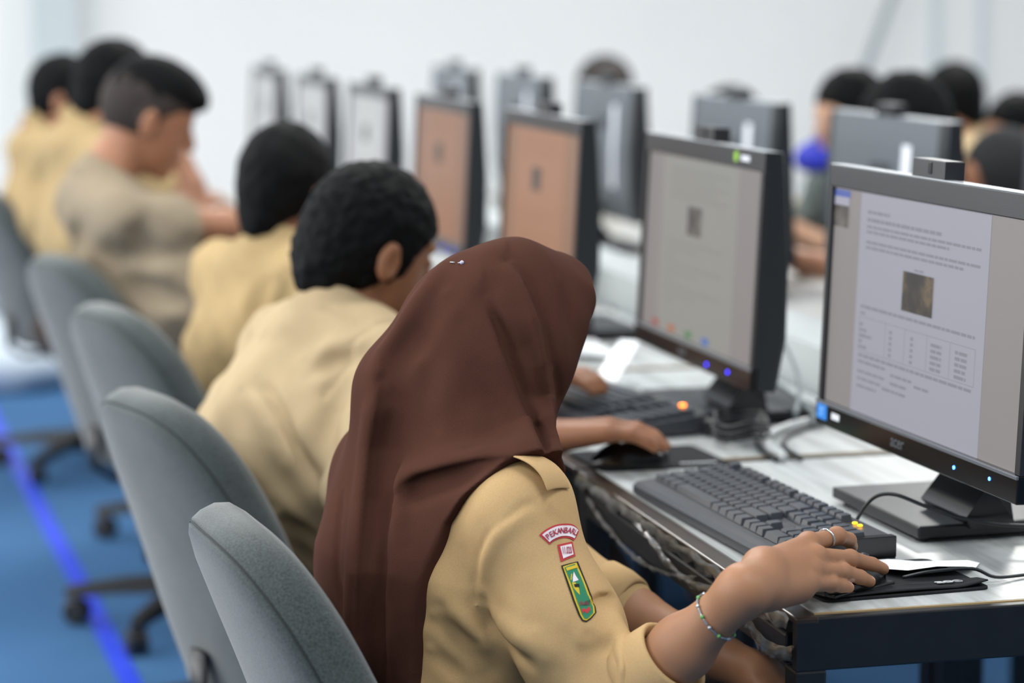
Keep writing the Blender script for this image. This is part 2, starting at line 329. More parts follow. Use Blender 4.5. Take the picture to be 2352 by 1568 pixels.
def make_computer(label, group, kind, tilt=2.5, near=False, stickers=True):
    t = thing('desktop_computer', label, 'computer', (0, 0, 0), 0, group)
    tl = math.radians(tilt); R = Matrix.Translation((0, 0, 0.085)) @ Matrix.Rotation(tl, 4, 'Y')
    def fin(o): o.matrix_local = R; return o
    # casing: wedge profile in x/z, extruded along y with softened ends
    prof = [(0.004, 0.0), (0.004, SH), (0.024, SH), (0.030, SH*0.86), (0.041, SH*0.55), (0.045, SH*0.22), (0.034, 0.0)]
    b = MB(); P = []
    for y, k in ((-SW/2, 0.80), (-SW/2+0.004, 0.95), (-SW/2+0.03, 1.0), (SW/2-0.03, 1.0), (SW/2-0.004, 0.95), (SW/2, 0.80)):
        P.append([Vector((0.004+(x-0.004)*(k if x > 0.004 else 1), y, z)) for x, z in prof])
    n = len(prof)
    vv = [p for r in P for p in r]; ff = []
    for i in range(len(P)-1):
        for j in range(n): ff.append((i*n+j, i*n+(j+1) % n, (i+1)*n+(j+1) % n, (i+1)*n+j))
    mi0 = len(ff); ff += [tuple(range(n-1, -1, -1)), tuple((len(P)-1)*n+j for j in range(n))]
    b.add(vv, ff)
    o = fin(b.build('casing', [M_backp, M_side], t))
    for i, p in enumerate(o.data.polygons):
        if i >= mi0 or (i//n in (0, 1, 3, 4)): p.material_index = 1
    # bezel frame
    f = MB(); T, B, L_, R_, m_side, m_page, m_text = screen_set(kind)
    y0, y1 = SW/2, -SW/2
    f.box((-0.006, y1, SH*(1-T)), (0.004, y0, SH), 0.0015); fin(f.build('bezel_top', M_bezel, t))
    f = MB(); f.box((-0.008, y1, 0.0), (0.004, y0, SH*(1-B)), 0.0015); fin(f.build('bezel_bottom', M_glossb, t))
    fin(MB().box((-0.006, SW/2-L_*SW, SH*(1-B)), (0.004, y0, SH*(1-T)), 0.001).build('bezel_side', M_bezel, t)); fin(MB().box((-0.006, y1, SH*(1-B)), (0.004, SW/2-R_*SW, SH*(1-T)), 0.001).build('bezel_side', M_bezel, t))
    f = MB(); f.box((-0.0095, y1, SH*(1-B)-0.0045), (-0.006, y0, SH*(1-B)), 0.001); fin(f.build('bezel_lip', mat('grey_bezel_lip', '#5b5f66', 0.3), t))
    fin(MB().box((-0.0055, y1+0.001, SH-0.0002), (0.012, y0-0.001, SH+0.0012), 0.0004).build('top_highlight', mat('painted_top_highlight', '#b9bec2', 0.25, spec=0.6), t))  # ceiling reflection on the top edge, painted as a pale strip
    # screen
    s = MB(); q_scr(s, L_, T, R_, B, 0.0004); sc = fin(s.build('screen', m_side, t))
    s = MB(); q_scr(s, 0.165, T, 0.80, B, 0.0010); s.build('page', m_page, sc)
    s = MB()
    if kind == 'doc':
        q_scr(s, 0.165, T, 0.80, T+0.004, 0.0016)
        for i, (a, e, v, h) in enumerate(((0.205, 0.32, 0.150, 0.012), (0.205, 0.58, 0.178, 0.013), (0.205, 0.765, 0.205, 0.010), (0.205, 0.62, 0.224, 0.010), (0.205, 0.765, 0.262, 0.010), (0.205, 0.69, 0.282, 0.010), (0.46, 0.505, 0.326, 0.008), (0.195, 0.76, 0.502, 0.011), (0.195, 0.22, 0.527, 0.009), (0.195, 0.757, 0.684, 0.011), (0.195, 0.34, 0.708, 0.010), (0.37, 0.48, 0.722, 0.010), (0.195, 0.34, 0.745, 0.009), (0.37, 0.455, 0.752, 0.010), (0.195, 0.32, 0.772, 0.009), (0.33, 0.45, 0.780, 0.010), (0.195, 0.30, 0.80, 0.009), (0.49, 0.56, 0.735, 0.010))):
            text_line(s, a, e, v, h, i+7)
        for row in range(5):
            v = 0.568+row*0.021
            for a, e in ((0.195, 0.21+0.05*((row*7) % 3)/2), (0.352, 0.366), (0.46, 0.474), (0.56, 0.612), (0.675, 0.73)): text_line(s, a, e, v, 0.012, row*9+int(a*100))
        for cx in (0.19, 0.33, 0.43, 0.54, 0.65, 0.765): q_scr(s, cx, 0.545, cx+0.0018, 0.672, 0.0016)
        for cv in (0.545, 0.672): q_scr(s, 0.19, cv, 0.766, cv+0.002, 0.0016)
    elif kind == 'grey':
        for i in range(5): text_line(s, 0.24, 0.72-0.1*(i % 2), 0.14+i*0.03, 0.009, i)
        for i in range(9): text_line(s, 0.22, 0.70-0.2*(i % 3), 0.47+i*0.035, 0.009, i+20)
    else:
        for i in range(4): text_line(s, 0.22, 0.74-0.1*(i % 2), 0.13+i*0.03, 0.008, i)
        for i in range(6): text_line(s, 0.22, 0.70-0.2*(i % 3), 0.55+i*0.04, 0.008, i+20)
    s.build('page_text', m_text, sc)['kind'] = 'stuff'
    s = MB(); (q_scr(s, 0.407, 0.340, 0.559, 0.482, 0.0020) if kind == 'doc' else q_scr(s, 0.40, 0.30, 0.515, 0.43, 0.0020)); s.build('page_photo', M_pic1 if kind == 'doc' else M_pic2, sc)
    if kind == 'doc':
        s = MB(); q_scr(s, 0.020, 0.092, 0.105, 0.118, 0.0016); s.build('browser_tab', scr_mat('screen_blue_tab', '#4a5da3', 0.8), sc)
        s = MB(); q_scr(s, 0.020, 0.118, 0.100, 0.150, 0.0016); s.build('side_photo_sky', scr_mat('screen_pale_thumb', '#9c9cab', 0.8), sc)
        s = MB(); q_scr(s, 0.020, 0.150, 0.100, 0.232, 0.0016); s.build('side_photo', M_pic2, sc)
    if kind == 'grey':
        for nm, cx, col in (('red', 0.16, '#8f4040'), ('orange', 0.305, '#9a5a38'), ('green', 0.455, '#3f7048'), ('blue', 0.60, '#3f62a0')):
            s = MB(); q_scr(s, cx-0.025, 0.862, cx+0.03, 0.893, 0.0022); o = s.build('answer_button', scr_mat('screen_button_'+nm, col, 0.9), sc); o['label'] = nm + ' answer button on the screen'
    # camera module on the top edge
    w = MB(); w.box((-0.004, -0.0475, SH+0.0005), (0.022, 0.0385, SH+0.0225), 0.0012); wm = fin(w.build('webcam', M_bezel, t))
    w = MB(); w.box((-0.0052, -0.014, SH+0.006), (-0.0038, -0.006, SH+0.0195), 0.0005); w.build('webcam_lens', M_glossb, wm)
    # power lights
    for u, v, m in (((0.726, 0.958, M_led_b), (0.884, 0.948, M_led_b)) if near else ((0.66, 0.965, M_led_v), (0.83, 0.958, M_led_v))):
        y = SW/2-u*SW; z = SH-v*SH
        fin(MB().lathe([(0.0021, 0), (0.0021, 0.0008), (0.0012, 0.0013)], 10, Matrix.Translation((-0.0080, y, z)) @ Matrix.Rotation(-PI/2, 4, 'Y')).build('power_light', m, t))
    # logo on bottom bezel
    lg = text_mesh('maker_logo', 'acer', 0.021, mat('dim_logo', '#565b62', 0.4), t)
    lg.matrix_local = R @ Matrix.Translation((-0.0082, SW/2-0.45*SW, SH-0.952*SH)) @ Matrix.Rotation(-PI/2, 4, 'Z') @ Matrix.Rotation(PI/2, 4, 'X')
    if stickers:
        s = MB(); s.box((-0.0088, SW/2-0.036, 0.008), (-0.0080, SW/2-0.006, 0.028)); fin(s.build('blue_sticker', M_blue_st, t))
        tx = marks('sticker_mark', ((-0.006, 0.012, 0.003), (-0.004, 0.008, -0.003)), 0.003, mat('pale_blue_mark', '#7fb4ea', 0.4), t); tx.matrix_local = R @ Matrix.Translation((-0.0092, SW/2-0.021, 0.018)) @ Matrix.Rotation(-PI/2, 4, 'Z') @ Matrix.Rotation(PI/2, 4, 'X')
        tx = marks('white_logo', ((-0.012, 0.007, 0.0), (-0.004, 0.007, 0.0), (0.004, 0.007, 0.0)), 0.008, M_sticker, t); tx.matrix_local = R @ Matrix.Translation((-0.0085, SW/2-0.064, 0.017)) @ Matrix.Rotation(-PI/2, 4, 'Z') @ Matrix.Rotation(PI/2, 4, 'X')
    if kind == 'grey':
        s = MB(); s.lathe([(0.008, 0), (0.008, 0.0008)], 16, Matrix.Translation((-0.0060, SW/2-0.79*SW, SH*0.962)) @ Matrix.Rotation(-PI/2, 4, 'Y')); fin(s.build('green_logo', M_green_st, t))
        tx = marks('white_logo', tuple((-0.017+0.006*i, 0.0046, 0.0) for i in range(6)), 0.0075, M_sticker, t); tx.matrix_local = R @ Matrix.Translation((-0.0064, SW/2-0.86*SW, SH*0.960)) @ Matrix.Rotation(-PI/2, 4, 'Z') @ Matrix.Rotation(PI/2, 4, 'X')
    # rear: label strip, logo recess
    s = MB(); s.add([(0.0312,0.095,SH*0.86),(0.0312,0.130,SH*0.86),(0.0422,0.130,SH*0.53),(0.0422,0.095,SH*0.53)], [(0,1,2,3)]); s.add([(0.0422,0.095,SH*0.53),(0.0422,0.130,SH*0.53),(0.0460,0.130,SH*0.24),(0.0460,0.095,SH*0.24)], [(0,1,2,3)])
    fin(s.build('rear_label_strip', M_sticker, t))
    lg = text_mesh('rear_logo', 'acer', 0.055, M_text_d, t, bold=0.001); lg.matrix_local = R @ Matrix.Translation((0.0362, 0.0, SH*0.725)) @ Matrix.Rotation(math.radians(-6.2), 4, 'Y') @ Matrix.Rotation(PI/2, 4, 'Z') @ Matrix.Rotation(PI/2, 4, 'X')
    # stand
    nk = MB(); nk.add([(0.020,-0.060,0.115),(0.046,-0.056,0.115),(0.046,0.056,0.115),(0.020,0.060,0.115),(0.030,-0.058,0.07),(0.056,-0.054,0.07),(0.056,0.054,0.07),(0.030,0.058,0.07),(0.000,-0.060,0.032),(0.062,-0.058,0.026),(0.062,0.058,0.026),(0.000,0.060,0.032),(0.012,-0.05,0.016),(0.070,-0.05,0.016),(0.070,0.05,0.016),(0.012,0.05,0.016)],
        [(0,1,2,3)[::-1]] + [q for i in (0,4,8) for q in ((i,i+4,i+5,i+1),(i+1,i+5,i+6,i+2),(i+2,i+6,i+7,i+3),(i+3,i+7,i+4,i))] + [(12,15,14,13)])
    o = nk.build('stand_neck', M_glossb, t); o.location = (0.026, -0.030, 0)
    bs = MB(); bs.box((-0.024, -0.070, 0.006), (0.19, 0.178, 0.020), 0.002); bs.build('stand_base', M_kblack, t)
    rb = MB()
    for i in range(60):
        x = -0.020+i*0.0034; rb.box((x, -0.066, 0.0198), (x+0.0022, 0.174, 0.0206))
    o = rb.build('base_ribs', M_baseg, t); o['kind'] = 'stuff'
    ft = MB()
    for a in (-0.01, 0.17):
        for b_ in (-0.05, 0.155): ft.lathe([(0.008, 0.0), (0.008, 0.007)], 8, Matrix.Translation((a, b_, 0)))
    ft.build('rubber_feet', M_black, t)
    return t
MON_Y = [2.883, 3.681, 4.604, 5.443, 6.294, 7.147, 8.05]
MON_K = ['doc', 'grey', 'orange', 'brown', 'pale', 'pale', 'pale']
MON_L = ['nearest all-in-one computer showing a white exam page with a photo and table', 'all-in-one computer with grey exam page and coloured answer buttons, second in the near row', 'all-in-one computer with light orange screen above the brown headscarf', 'all-in-one computer with darker orange brown screen, fourth in the near row', 'all-in-one computer with pale screen, fifth in the near row', 'all-in-one computer with pale screen, sixth in the near row', 'farthest all-in-one computer with pale screen at the end of the near row']
protos = {}
for k in range(7):
    kd = MON_K[k]
    if kd in protos:
        c = copy_tree(protos[kd]); c['label'] = MON_L[k]
    else:
        c = protos[kd] = make_computer(MON_L[k], 'computers of the near row', kd, 2.2 if k == 0 else 2.8, near=(k == 0), stickers=(k == 0))
    c.location = (1.146, MON_Y[k]-SW/2, 0.7412)
    if k == 0: c.location.x = 1.153; c.rotation_euler = (0, 0, math.radians(1.8))
OPP_X = 1.735
OPP_Y = [3.28, 4.12, 4.95, 5.93, 6.80, 7.68]
OPP_L = ['back of the facing-row computer cut off by the right picture edge', 'largest grey computer back in the facing row, behind the nearest screen', 'grey computer back with label strip between the second screen and dark hair', 'dark grey computer back of the facing row under the brown-haired head', 'grey computer back of the facing row behind the two orange screens', 'farthest small grey computer back of the facing row']
for k in range(6):
    c = copy_tree(protos['pale']); c['label'] = OPP_L[k]; c['group'] = 'computers of the facing row'
    c.rotation_euler = (0, 0, PI); c.location = (OPP_X+0.055, OPP_Y[k], 0.7412)
# ------------------------------------------------------------------ keyboards
def make_keyboard(label, group, leds):
    t = thing('keyboard', label, 'keyboard', (0, 0, 0), 0, group)
    # local: x = away from the user, y = to the user's left; length along y
    Lk, D = 0.445, 0.150
    b = MB(); y0, y1 = -Lk/2, Lk/2
    prof = [(0.0, 0.002), (0.0, 0.012), (0.006, 0.0165), (0.022, 0.018), (D-0.004, 0.030), (D, 0.027), (D, 0.004)]
    n = len(prof); v = [(x, y, z) for y in (y0, y1) for x, z in prof]
    b.add(v, [tuple(range(n)), tuple(range(2*n-1, n-1, -1))] + [(j, n+j, n+(j+1) % n, (j+1) % n) for j in range(n)])
    b.build('keyboard_body', M_kbody, t)
    e = MB(); e.box((0.045, y0-0.0008, 0.006), (D+0.0008, y0+0.012, 0.0302), 0.001); e.build('black_end_cap', M_kblack, t)
    sp = (0.030-0.018)/(D-0.026)
    def key(cx, cy, sx, sy, h=0.0075):
        z = 0.018+(cx-0.022)*sp; a, c = sx/2-0.0007, sy/2-0.0007; i = 0.0022
        return [(cx-a, cy-c, z), (cx+a, cy-c, z), (cx+a, cy+c, z), (cx-a, cy+c, z), (cx-a+i, cy-c+i, z+h), (cx+a-i*0.6, cy-c+i, z+h+0.0008), (cx+a-i*0.6, cy+c-i, z+h+0.0008), (cx-a+i, cy+c-i, z+h)]
    u = 0.0190; rows = [0.034, 0.0525, 0.071, 0.0895, 0.108, 0.131]
    yl = y1-0.010
    spec = []
    spec.append((rows[0], [(1.25, 1), (1.25, 1), (1.25, 1), (6.25, 1), (1.25, 1), (1.25, 1), (1.25, 1), (1.25, 1)]))
    spec.append((rows[1], [(2.25, 1)] + [(1, 1)]*10 + [(2.75, 1)]))
    spec.append((rows[2], [(1.75, 1)] + [(1, 1)]*11 + [(2.25, 1)]))
    spec.append((rows[3], [(1.5, 1)] + [(1, 1)]*12 + [(1.5, 1)]))
    spec.append((rows[4], [(1, 1)]*13 + [(2, 1)]))
    keys = []
    for cx, lst in spec:
        y = yl
        for w, _ in lst:
            keys.append(key(cx, y-w*u/2, 0.0183, w*u)); y -= w*u
    y = yl
    for i, gap in enumerate([0, 1] + [0]*3 + [0.5] + [0]*3 + [0.5] + [0]*3):
        y -= gap*u; keys.append(key(rows[5], y-u/2, 0.0165, u)); y -= u
    yn = yl-15*u-0.005
    for r_ in (3, 4, 5):
        for i in range(3): keys.append(key(rows[r_], yn-u*(i+0.5), 0.0183 if r_ < 5 else 0.0165, u))
    keys.append(key(rows[1], yn-u*1.5, 0.0183, u))
    for i in range(3): keys.append(key(rows[0], yn-u*(i+0.5), 0.0183, u))
    yp = yn-3*u-0.005
    for r_ in range(1, 4):
        for i in range(3): keys.append(key(rows[r_], yp-u*(i+0.5), 0.0183, u))
    keys.append(key(rows[0], yp-u, 0.0183, 2*u)); keys.append(key(rows[0], yp-2.5*u, 0.0183, u))
    for i in range(4): keys.append(key(rows[4], yp-u*(i+0.5), 0.0183, u))
    keys.append(key((rows[0]+rows[1])/2, yp-3.5*u, 0.037, u)); keys.append(key((rows[2]+rows[3])/2, yp-3.5*u, 0.037, u))
    for kv in keys: MB().hexa(kv).build('key', M_key, t)
    for i in range(leds):
        cy = y0+0.073-i*0.0135
        MB().lathe([(0.0029, 0), (0.0029, 0.0009), (0.0018, 0.0014)], 10, Matrix.Translation((0.134, cy, 0.0302))).build('lock_light', M_led_y if leds > 1 else M_led_o, t)
    return t
kb1 = make_keyboard('black keyboard with two lit amber lights on the first desk', 'keyboards on the near row', 2)
kb1.location = (0.908, 2.676, 0.7412); kb1.rotation_euler = (0, 0, math.radians(3.0))
def plain_keyboard(label, group, leds):
    # farther keyboards: the keys too small to pick apart are one part
    t = thing('keyboard', label, 'keyboard', (0, 0, 0), 0, group); Lk, D = 0.445, 0.150
    b = MB(); prof = [(0.0, 0.002), (0.0, 0.012), (0.006, 0.0165), (0.022, 0.018), (D-0.004, 0.030), (D, 0.027), (D, 0.004)]; n = len(prof)
    v = [(x, y, z) for y in (-Lk/2, Lk/2) for x, z in prof]
    b.add(v, [tuple(range(n)), tuple(range(2*n-1, n-1, -1))] + [(j, n+j, n+(j+1) % n, (j+1) % n) for j in range(n)]); b.build('keyboard_body', M_kbody, t)
    k = MB()
    for r_ in range(6):
        for i in range(22):
            if i in (15, 18) or (r_ < 3 and i == 17): continue
            x = 0.034+r_*0.0187; y = Lk/2-0.012-i*0.0191; z = 0.018+(x-0.022)*0.097
            k.box((x-0.008, y-0.0165, z), (x+0.008, y, z+0.0075))
    o = k.build('keys', M_key, t); o['kind'] = 'stuff'
    for i in range(leds): MB().lathe([(0.0045, 0), (0.0045, 0.001)], 10, Matrix.Translation((0.134, -Lk/2+0.05, 0.0370))).build('lock_light', M_led_o, t)
    return t
kb2 = plain_keyboard('black keyboard with one orange light in front of the curly-haired boy', 'keyboards on the near row', 1)
kb2.location = (0.945, 3.477, 0.7412); kb2.rotation_euler = (0, 0, math.radians(9))
for k, y, w in ((2, 4.33, 'third'), (3, 5.15, 'fourth'), (4, 6.0, 'fifth'), (5, 6.85, 'sixth')):
    c = copy_tree(kb2); c['label'] = 'black keyboard on the %s desk of the near row' % w; c.location = (0.93, y, 0.7412); c.rotation_euler = (0, 0, math.radians((-3, 5, -4, 3)[k-2]))
kf = copy_tree(kb2); kf['label'] = 'dark keyboard on the facing row beside the big grey computer back'; kf['group'] = 'keyboards on the facing row'; kf.location = (2.12, 3.86, 0.7412); kf.rotation_euler = (0, 0, PI)
# ------------------------------------------------------------------ mice and pads
def make_mouse(label, group):
    t = thing('computer_mouse', label, 'mouse', (0, 0, 0), 0, group)
    P = []; n = 18
    for i in range(13):
        s = i/12; x = -0.052+0.104*s; w = 0.029*math.sin(PI*min(0.97, 0.05+0.92*s))**0.38*(1-0.08*math.sin(PI*s)); h = 0.034*math.sin(PI*min(0.98, 0.06+0.82*s))**0.7
        P.append([(x, w*math.cos(PI*j/(n-1)), 0.002+max(0.004, h)*math.sin(PI*j/(n-1))**0.8) for j in range(n)])
    b = MB(); b.grid(P); b.add(P[0], [tuple(range(n))]); b.add(P[-1], [tuple(range(n-1, -1, -1))]); b.build('mouse_shell', M_glossb, t, True, 50)
    MB().box((-0.05, -0.026, 0.0), (0.05, 0.026, 0.004), 0.0015).build('mouse_base', M_black, t)
    MB().lathe([(0.004, -0.0035), (0.008, -0.0025), (0.008, 0.0025), (0.004, 0.0035)], 14, Matrix.Translation((0.028, 0, 0.026)) @ Matrix.Rotation(PI/2, 4, 'X')).build('scroll_wheel', M_kbody, t, True)
    return t
ms1 = make_mouse('black mouse under the hand wearing a ring', 'mice on the near row'); ms1.location = (0.966, 2.352, 0.7440); ms1.rotation_euler = (0, 0, math.radians(28))
ms2 = copy_tree(ms1); ms2['label'] = 'black mouse under the hand of the curly-haired boy'; ms2.location = (0.948, 3.078, 0.7440); ms2.rotation_euler = (0, 0, math.radians(-15))
ms3 = copy_tree(ms1); ms3['label'] = 'dark mouse on the facing row beside the big grey computer back'; ms3['group'] = 'mice on the facing row'; ms3.location = (1.86, 3.55, 0.7412); ms3.rotation_euler = (0, 0, 2.6)
def pad(label, poly, z, m, curl=None):
    t = thing('mouse_pad', label, 'mouse pad', (0, 0, 0), 0, 'mouse pads on the near row')
    MB().prism(poly, z, z+0.0024).build('pad_sheet', m, t)
    return t
def rquad(cs, r=0.012, n=5):
    out = []
    for i in range(4):
        p = Vector(cs[i]); a = (Vector(cs[i-1])-p).normalized(); b = (Vector(cs[(i+1) % 4])-p).normalized()
        for k in range(n+1):
            s = k/n; out.append(tuple(p+a*r*(1-s)**2+b*r*s**2))
    return out
pd = pad('black mouse pad with lifted front layer on the first desk', rquad([(0.924, 2.305), (1.118, 2.318), (1.108, 2.462), (0.905, 2.452)]), 0.7412, M_pad)
# lifted upper layer along the near edge
P = []
for i in range(21):
    s = i/20; row = []
    for j in range(6):
        u = j/5; x = 0.93+0.186*s+0.004*u; y = 2.3095+0.013*s+u*0.035
        lift = (0.0016+0.0022*math.sin(PI*min(1, s*1.15))*(1-u)**1.6 + 0.006*max(0, s-0.82)/0.18*(1-u)) if True else 0
        row.append((x, y, 0.7437+lift))
    P.append(row)
pl = MB(); pl.grid(P); o = pl.build('pad_top_layer', M_pad, pd, True); sm = o.modifiers.new('thick', 'SOLIDIFY'); sm.thickness = 0.0016
tx = text_mesh('pad_logo', 'aoe', 0.021, M_print, pd, bold=0.0006, sx=1.0); tx.location = (1.078, 2.341, 0.7470); tx.rotation_euler = (math.radians(-6), 0, math.radians(4))
p2_ = pad('black mouse pad under the hand of the curly-haired boy', rquad([(0.90, 3.045), (1.085, 3.05), (1.075, 3.20), (0.89, 3.19)]), 0.7412, M_pad)
tx = marks('pad_print', tuple((-0.026+0.0066*i, 0.0048, 0.0) for i in range(8)), 0.006, M_print, p2_); tx.location = (1.042, 3.068, 0.7440)
pad('green mouse pad edge showing behind the brown headscarf', rquad([(0.885, 3.43), (0.925, 3.30), (0.99, 3.32), (0.95, 3.45)]), 0.7412, M_padg) if False else None
tag(MB().prism(rquad([(0.878, 3.25), (0.93, 3.235), (0.945, 3.30), (0.88, 3.33)], 0.006), 0.7412, 0.7440).build('card', M_padg), 'green card on the desk behind the brown headscarf', 'card')
# ------------------------------------------------------------------ cables
def cable(name, label, pts, r, m, n=8, sub=6):
    pts = [Vector(p) for p in pts]; out = []
    for i in range(len(pts)-1):
        p0 = pts[max(0, i-1)]; p1 = pts[i]; p2 = pts[i+1]; p3 = pts[min(len(pts)-1, i+2)]
        for k in range(sub):
            t = k/sub; out.append(0.5*((2*p1)+(p2-p0)*t+(2*p0-5*p1+4*p2-p3)*t*t+(3*p1-p0-3*p2+p3)*t**3))
    out.append(pts[-1])
    return tag(MB().tube(out, r, n).build(name, m, smooth=True), label, 'cable')
cable('mouse_cable', 'thin black mouse cable running across the first desk to the right', [(1.030, 2.350, 0.752), (1.06, 2.348, 0.757), (1.11, 2.350, 0.757), (1.135, 2.345, 0.7475), (1.18, 2.36, 0.744), (1.26, 2.375, 0.744), (1.40, 2.36, 0.744)], 0.0019, M_cable)
cable('keyboard_cable', 'black keyboard cable looping over the stand of the nearest computer', [(1.062, 2.560, 0.768), (1.072, 2.558, 0.785), (1.082, 2.545, 0.800), (1.10, 2.535, 0.802), (1.13, 2.528, 0.790), (1.165, 2.52, 0.777), (1.21, 2.50, 0.769), (1.27, 2.48, 0.766), (1.33, 2.47, 0.752)], 0.0023, M_cable)
cable('grey_cable', 'thick pale grey cable bending across the first two desks', [(1.16, 3.055, 0.748), (1.165, 3.08, 0.748), (1.17, 3.14, 0.748), (1.20, 3.22, 0.748), (1.26, 3.29, 0.748), (1.36, 3.36, 0.748)], 0.0065, mat('pale_cable', '#c3c7c8', 0.5))
cable('dark_cable', 'dark cable following the left side of the pale grey cable', [(1.149, 3.055, 0.7445), (1.152, 3.09, 0.7445), (1.158, 3.15, 0.7445), (1.19, 3.235, 0.7445), (1.25, 3.305, 0.7445), (1.35, 3.375, 0.7445)], 0.003, M_cable)
cable('dark_cable', 'dark cable following the right side of the pale grey cable', [(1.185, 3.055, 0.745), (1.188, 3.08, 0.745), (1.192, 3.13, 0.745), (1.218, 3.205, 0.745), (1.275, 3.275, 0.745), (1.37, 3.345, 0.745)], 0.0032, M_cable)
cable('grey_cable', 'grey cable hanging behind the second computer towards the trunking', [(1.27, 3.30, 0.76), (1.32, 3.42, 0.80), (1.35, 3.62, 0.85), (1.30, 3.70, 0.90)], 0.004, M_gcable)
cable('grey_cable', 'lower grey cable behind the second computer', [(1.30, 3.28, 0.755), (1.31, 3.45, 0.775), (1.27, 3.62, 0.80)], 0.004, M_gcable)
coil = [(1.150+0.038*math.cos(a)*(1+0.08*math.sin(2.3*a)), 3.20+0.045*math.sin(a), 0.748+0.0016*a+0.004*math.sin(3*a)) for a in [i*0.42 for i in range(54)]]
tag(MB().tube(coil, 0.0028, 7).build('cable_coil', M_cable, smooth=True), 'coiled black cable beside the mouse pad of the curly-haired boy', 'cable')
ad = thing('power_adapter', 'small black adapter beside the coiled cable on the second desk', 'adapter', (1.165, 3.275, 0.7412), 0.4)
MB().box((-0.045, -0.022, 0), (0.045, 0.022, 0.026), 0.005).build('adapter_body', M_black, ad); MB().tube([(0.045, 0, 0.012), (0.07, 0.005, 0.008), (0.10, 0.03, 0.004)], 0.003, 8).build('adapter_lead', M_cable, ad)
# ------------------------------------------------------------------ papers
def sheet(label, corners, m, bow=0.004, name='paper_slip'):
    a, b, c_, d = [Vector(p) for p in corners]; P = []
    for i in range(9):
        u = i/8; P.append([a.lerp(b, u).lerp(d.lerp(c_, u), j/4) + Vector((0, 0, bow*math.sin(PI*u)+bow*0.4*math.sin(PI*j/4))) for j in range(5)])
    mb = MB(); mb.grid(P); o = mb.build(name, m, smooth=True); s = o.modifiers.new('thick', 'SOLIDIFY'); s.thickness = 0.0004
    return tag(o, label, 'paper')
sl = MB(); pts = [(0.999, 2.445), (1.012, 2.425), (1.045, 2.372), (1.078, 2.370), (1.112, 2.372), (1.140, 2.405), (1.158, 2.432), (1.150, 2.446), (1.118, 2.444), (1.082, 2.436), (1.055, 2.447), (1.02, 2.452)]
zz = [0.7475, 0.7475, 0.754, 0.757, 0.7545, 0.7435, 0.742, 0.7425, 0.7440, 0.7475, 0.7490, 0.7475]
cx, cy = 1.075, 2.41; sl.add([(x, y, z) for (x, y), z in zip(pts, zz)] + [(cx, cy, 0.7525)], [(i, (i+1) % 12, 12) for i in range(12)])
o = sl.build('paper_slip', M_paper); s = o.modifiers.new('thick', 'SOLIDIFY'); s.thickness = 0.0004; tag(o, 'torn white paper slip under the mouse cable on the first desk', 'paper')
sheet('bright white tilted sheet leaning on the second keyboard', [(1.059, 3.629, 0.776), (1.075, 3.570, 0.776), (1.176, 3.77, 0.810), (1.152, 3.80, 0.810)], M_paper, 0.001)  # thin white quad tilted up from the back of the keyboard
sheet('white crumpled paper on the facing desk beside the dark mouse', [(1.62, 3.72, 0.746), (1.78, 3.70, 0.746), (1.78, 3.98, 0.746), (1.62, 4.0, 0.746)], M_paper, 0.014)
sheet('white paper lying between the third and fourth computers', [(1.05, 4.05, 0.746), (1.22, 4.03, 0.746), (1.24, 4.28, 0.746), (1.07, 4.30, 0.746)], M_paper, 0.006)
# blue tape stuck along the floor
tp = MB(); pts = [(0.45, 3.9), (0.423, 4.796), (0.394, 5.545), (0.36, 6.278), (0.312, 7.364), (0.22, 9.6)]
v = []; 
for x, y in pts: v += [(x-0.022, y, 0.0008), (x+0.022, y, 0.0008)]
tp.add(v, [(2*i, 2*i+1, 2*i+3, 2*i+2) for i in range(len(pts)-1)])
o = tp.build('floor_tape', M_tape); s = o.modifiers.new('thick', 'SOLIDIFY'); s.thickness = 0.0006; s.offset = 1; tag(o, 'bright blue tape line along the blue carpet', 'tape')
# ------------------------------------------------------------------ office chairs
def catmull(pts, sub=4, closed=True):
    n = len(pts); out = []
    for i in range(n if closed else n-1):
        p0, p1, p2, p3 = [Vector(pts[(i+d) % n]) if closed else Vector(pts[min(max(i+d, 0), n-1)]) for d in (-1, 0, 1, 2)]
        for k in range(sub):
            t = k/sub; out.append(0.5*((2*p1)+(p2-p0)*t+(2*p0-5*p1+4*p2-p3)*t*t+(3*p1-p0-3*p2+p3)*t**3))
    if not closed: out.append(Vector(pts[-1]))
    return out
BH = 0.47
half = [(0.0, 0.0), (0.075, 0.004), (0.135, 0.03), (0.180, 0.085), (0.205, 0.16), (0.210, 0.24), (0.198, 0.32), (0.172, 0.395), (0.130, 0.443), (0.075, 0.465), (0.0, 0.47)]
outl = catmull([(y, s, 0) for y, s in half] + [(-y, s, 0) for y, s in half[-2:0:-1]], 4)
def back_pt(y, s, dep):
    t = s/BH; x = -0.19-0.055*t-0.095*t*t; sl = (0.055+0.19*t)/BH; nx, nz = 1/math.hypot(1, sl), sl/math.hypot(1, sl)
    return Vector((x+0.42*y*y+nx*dep, y, 0.378+s*0.965+nz*dep))
def ring(f, dep, ins=0.0):
    cs = 0.24; out = []
    for p in outl:
        y, s = p.x, p.y-cs; L_ = math.hypot(y, s); k = f*(L_-ins)/L_; out.append(back_pt(y*k, cs+s*k, dep))
    return out
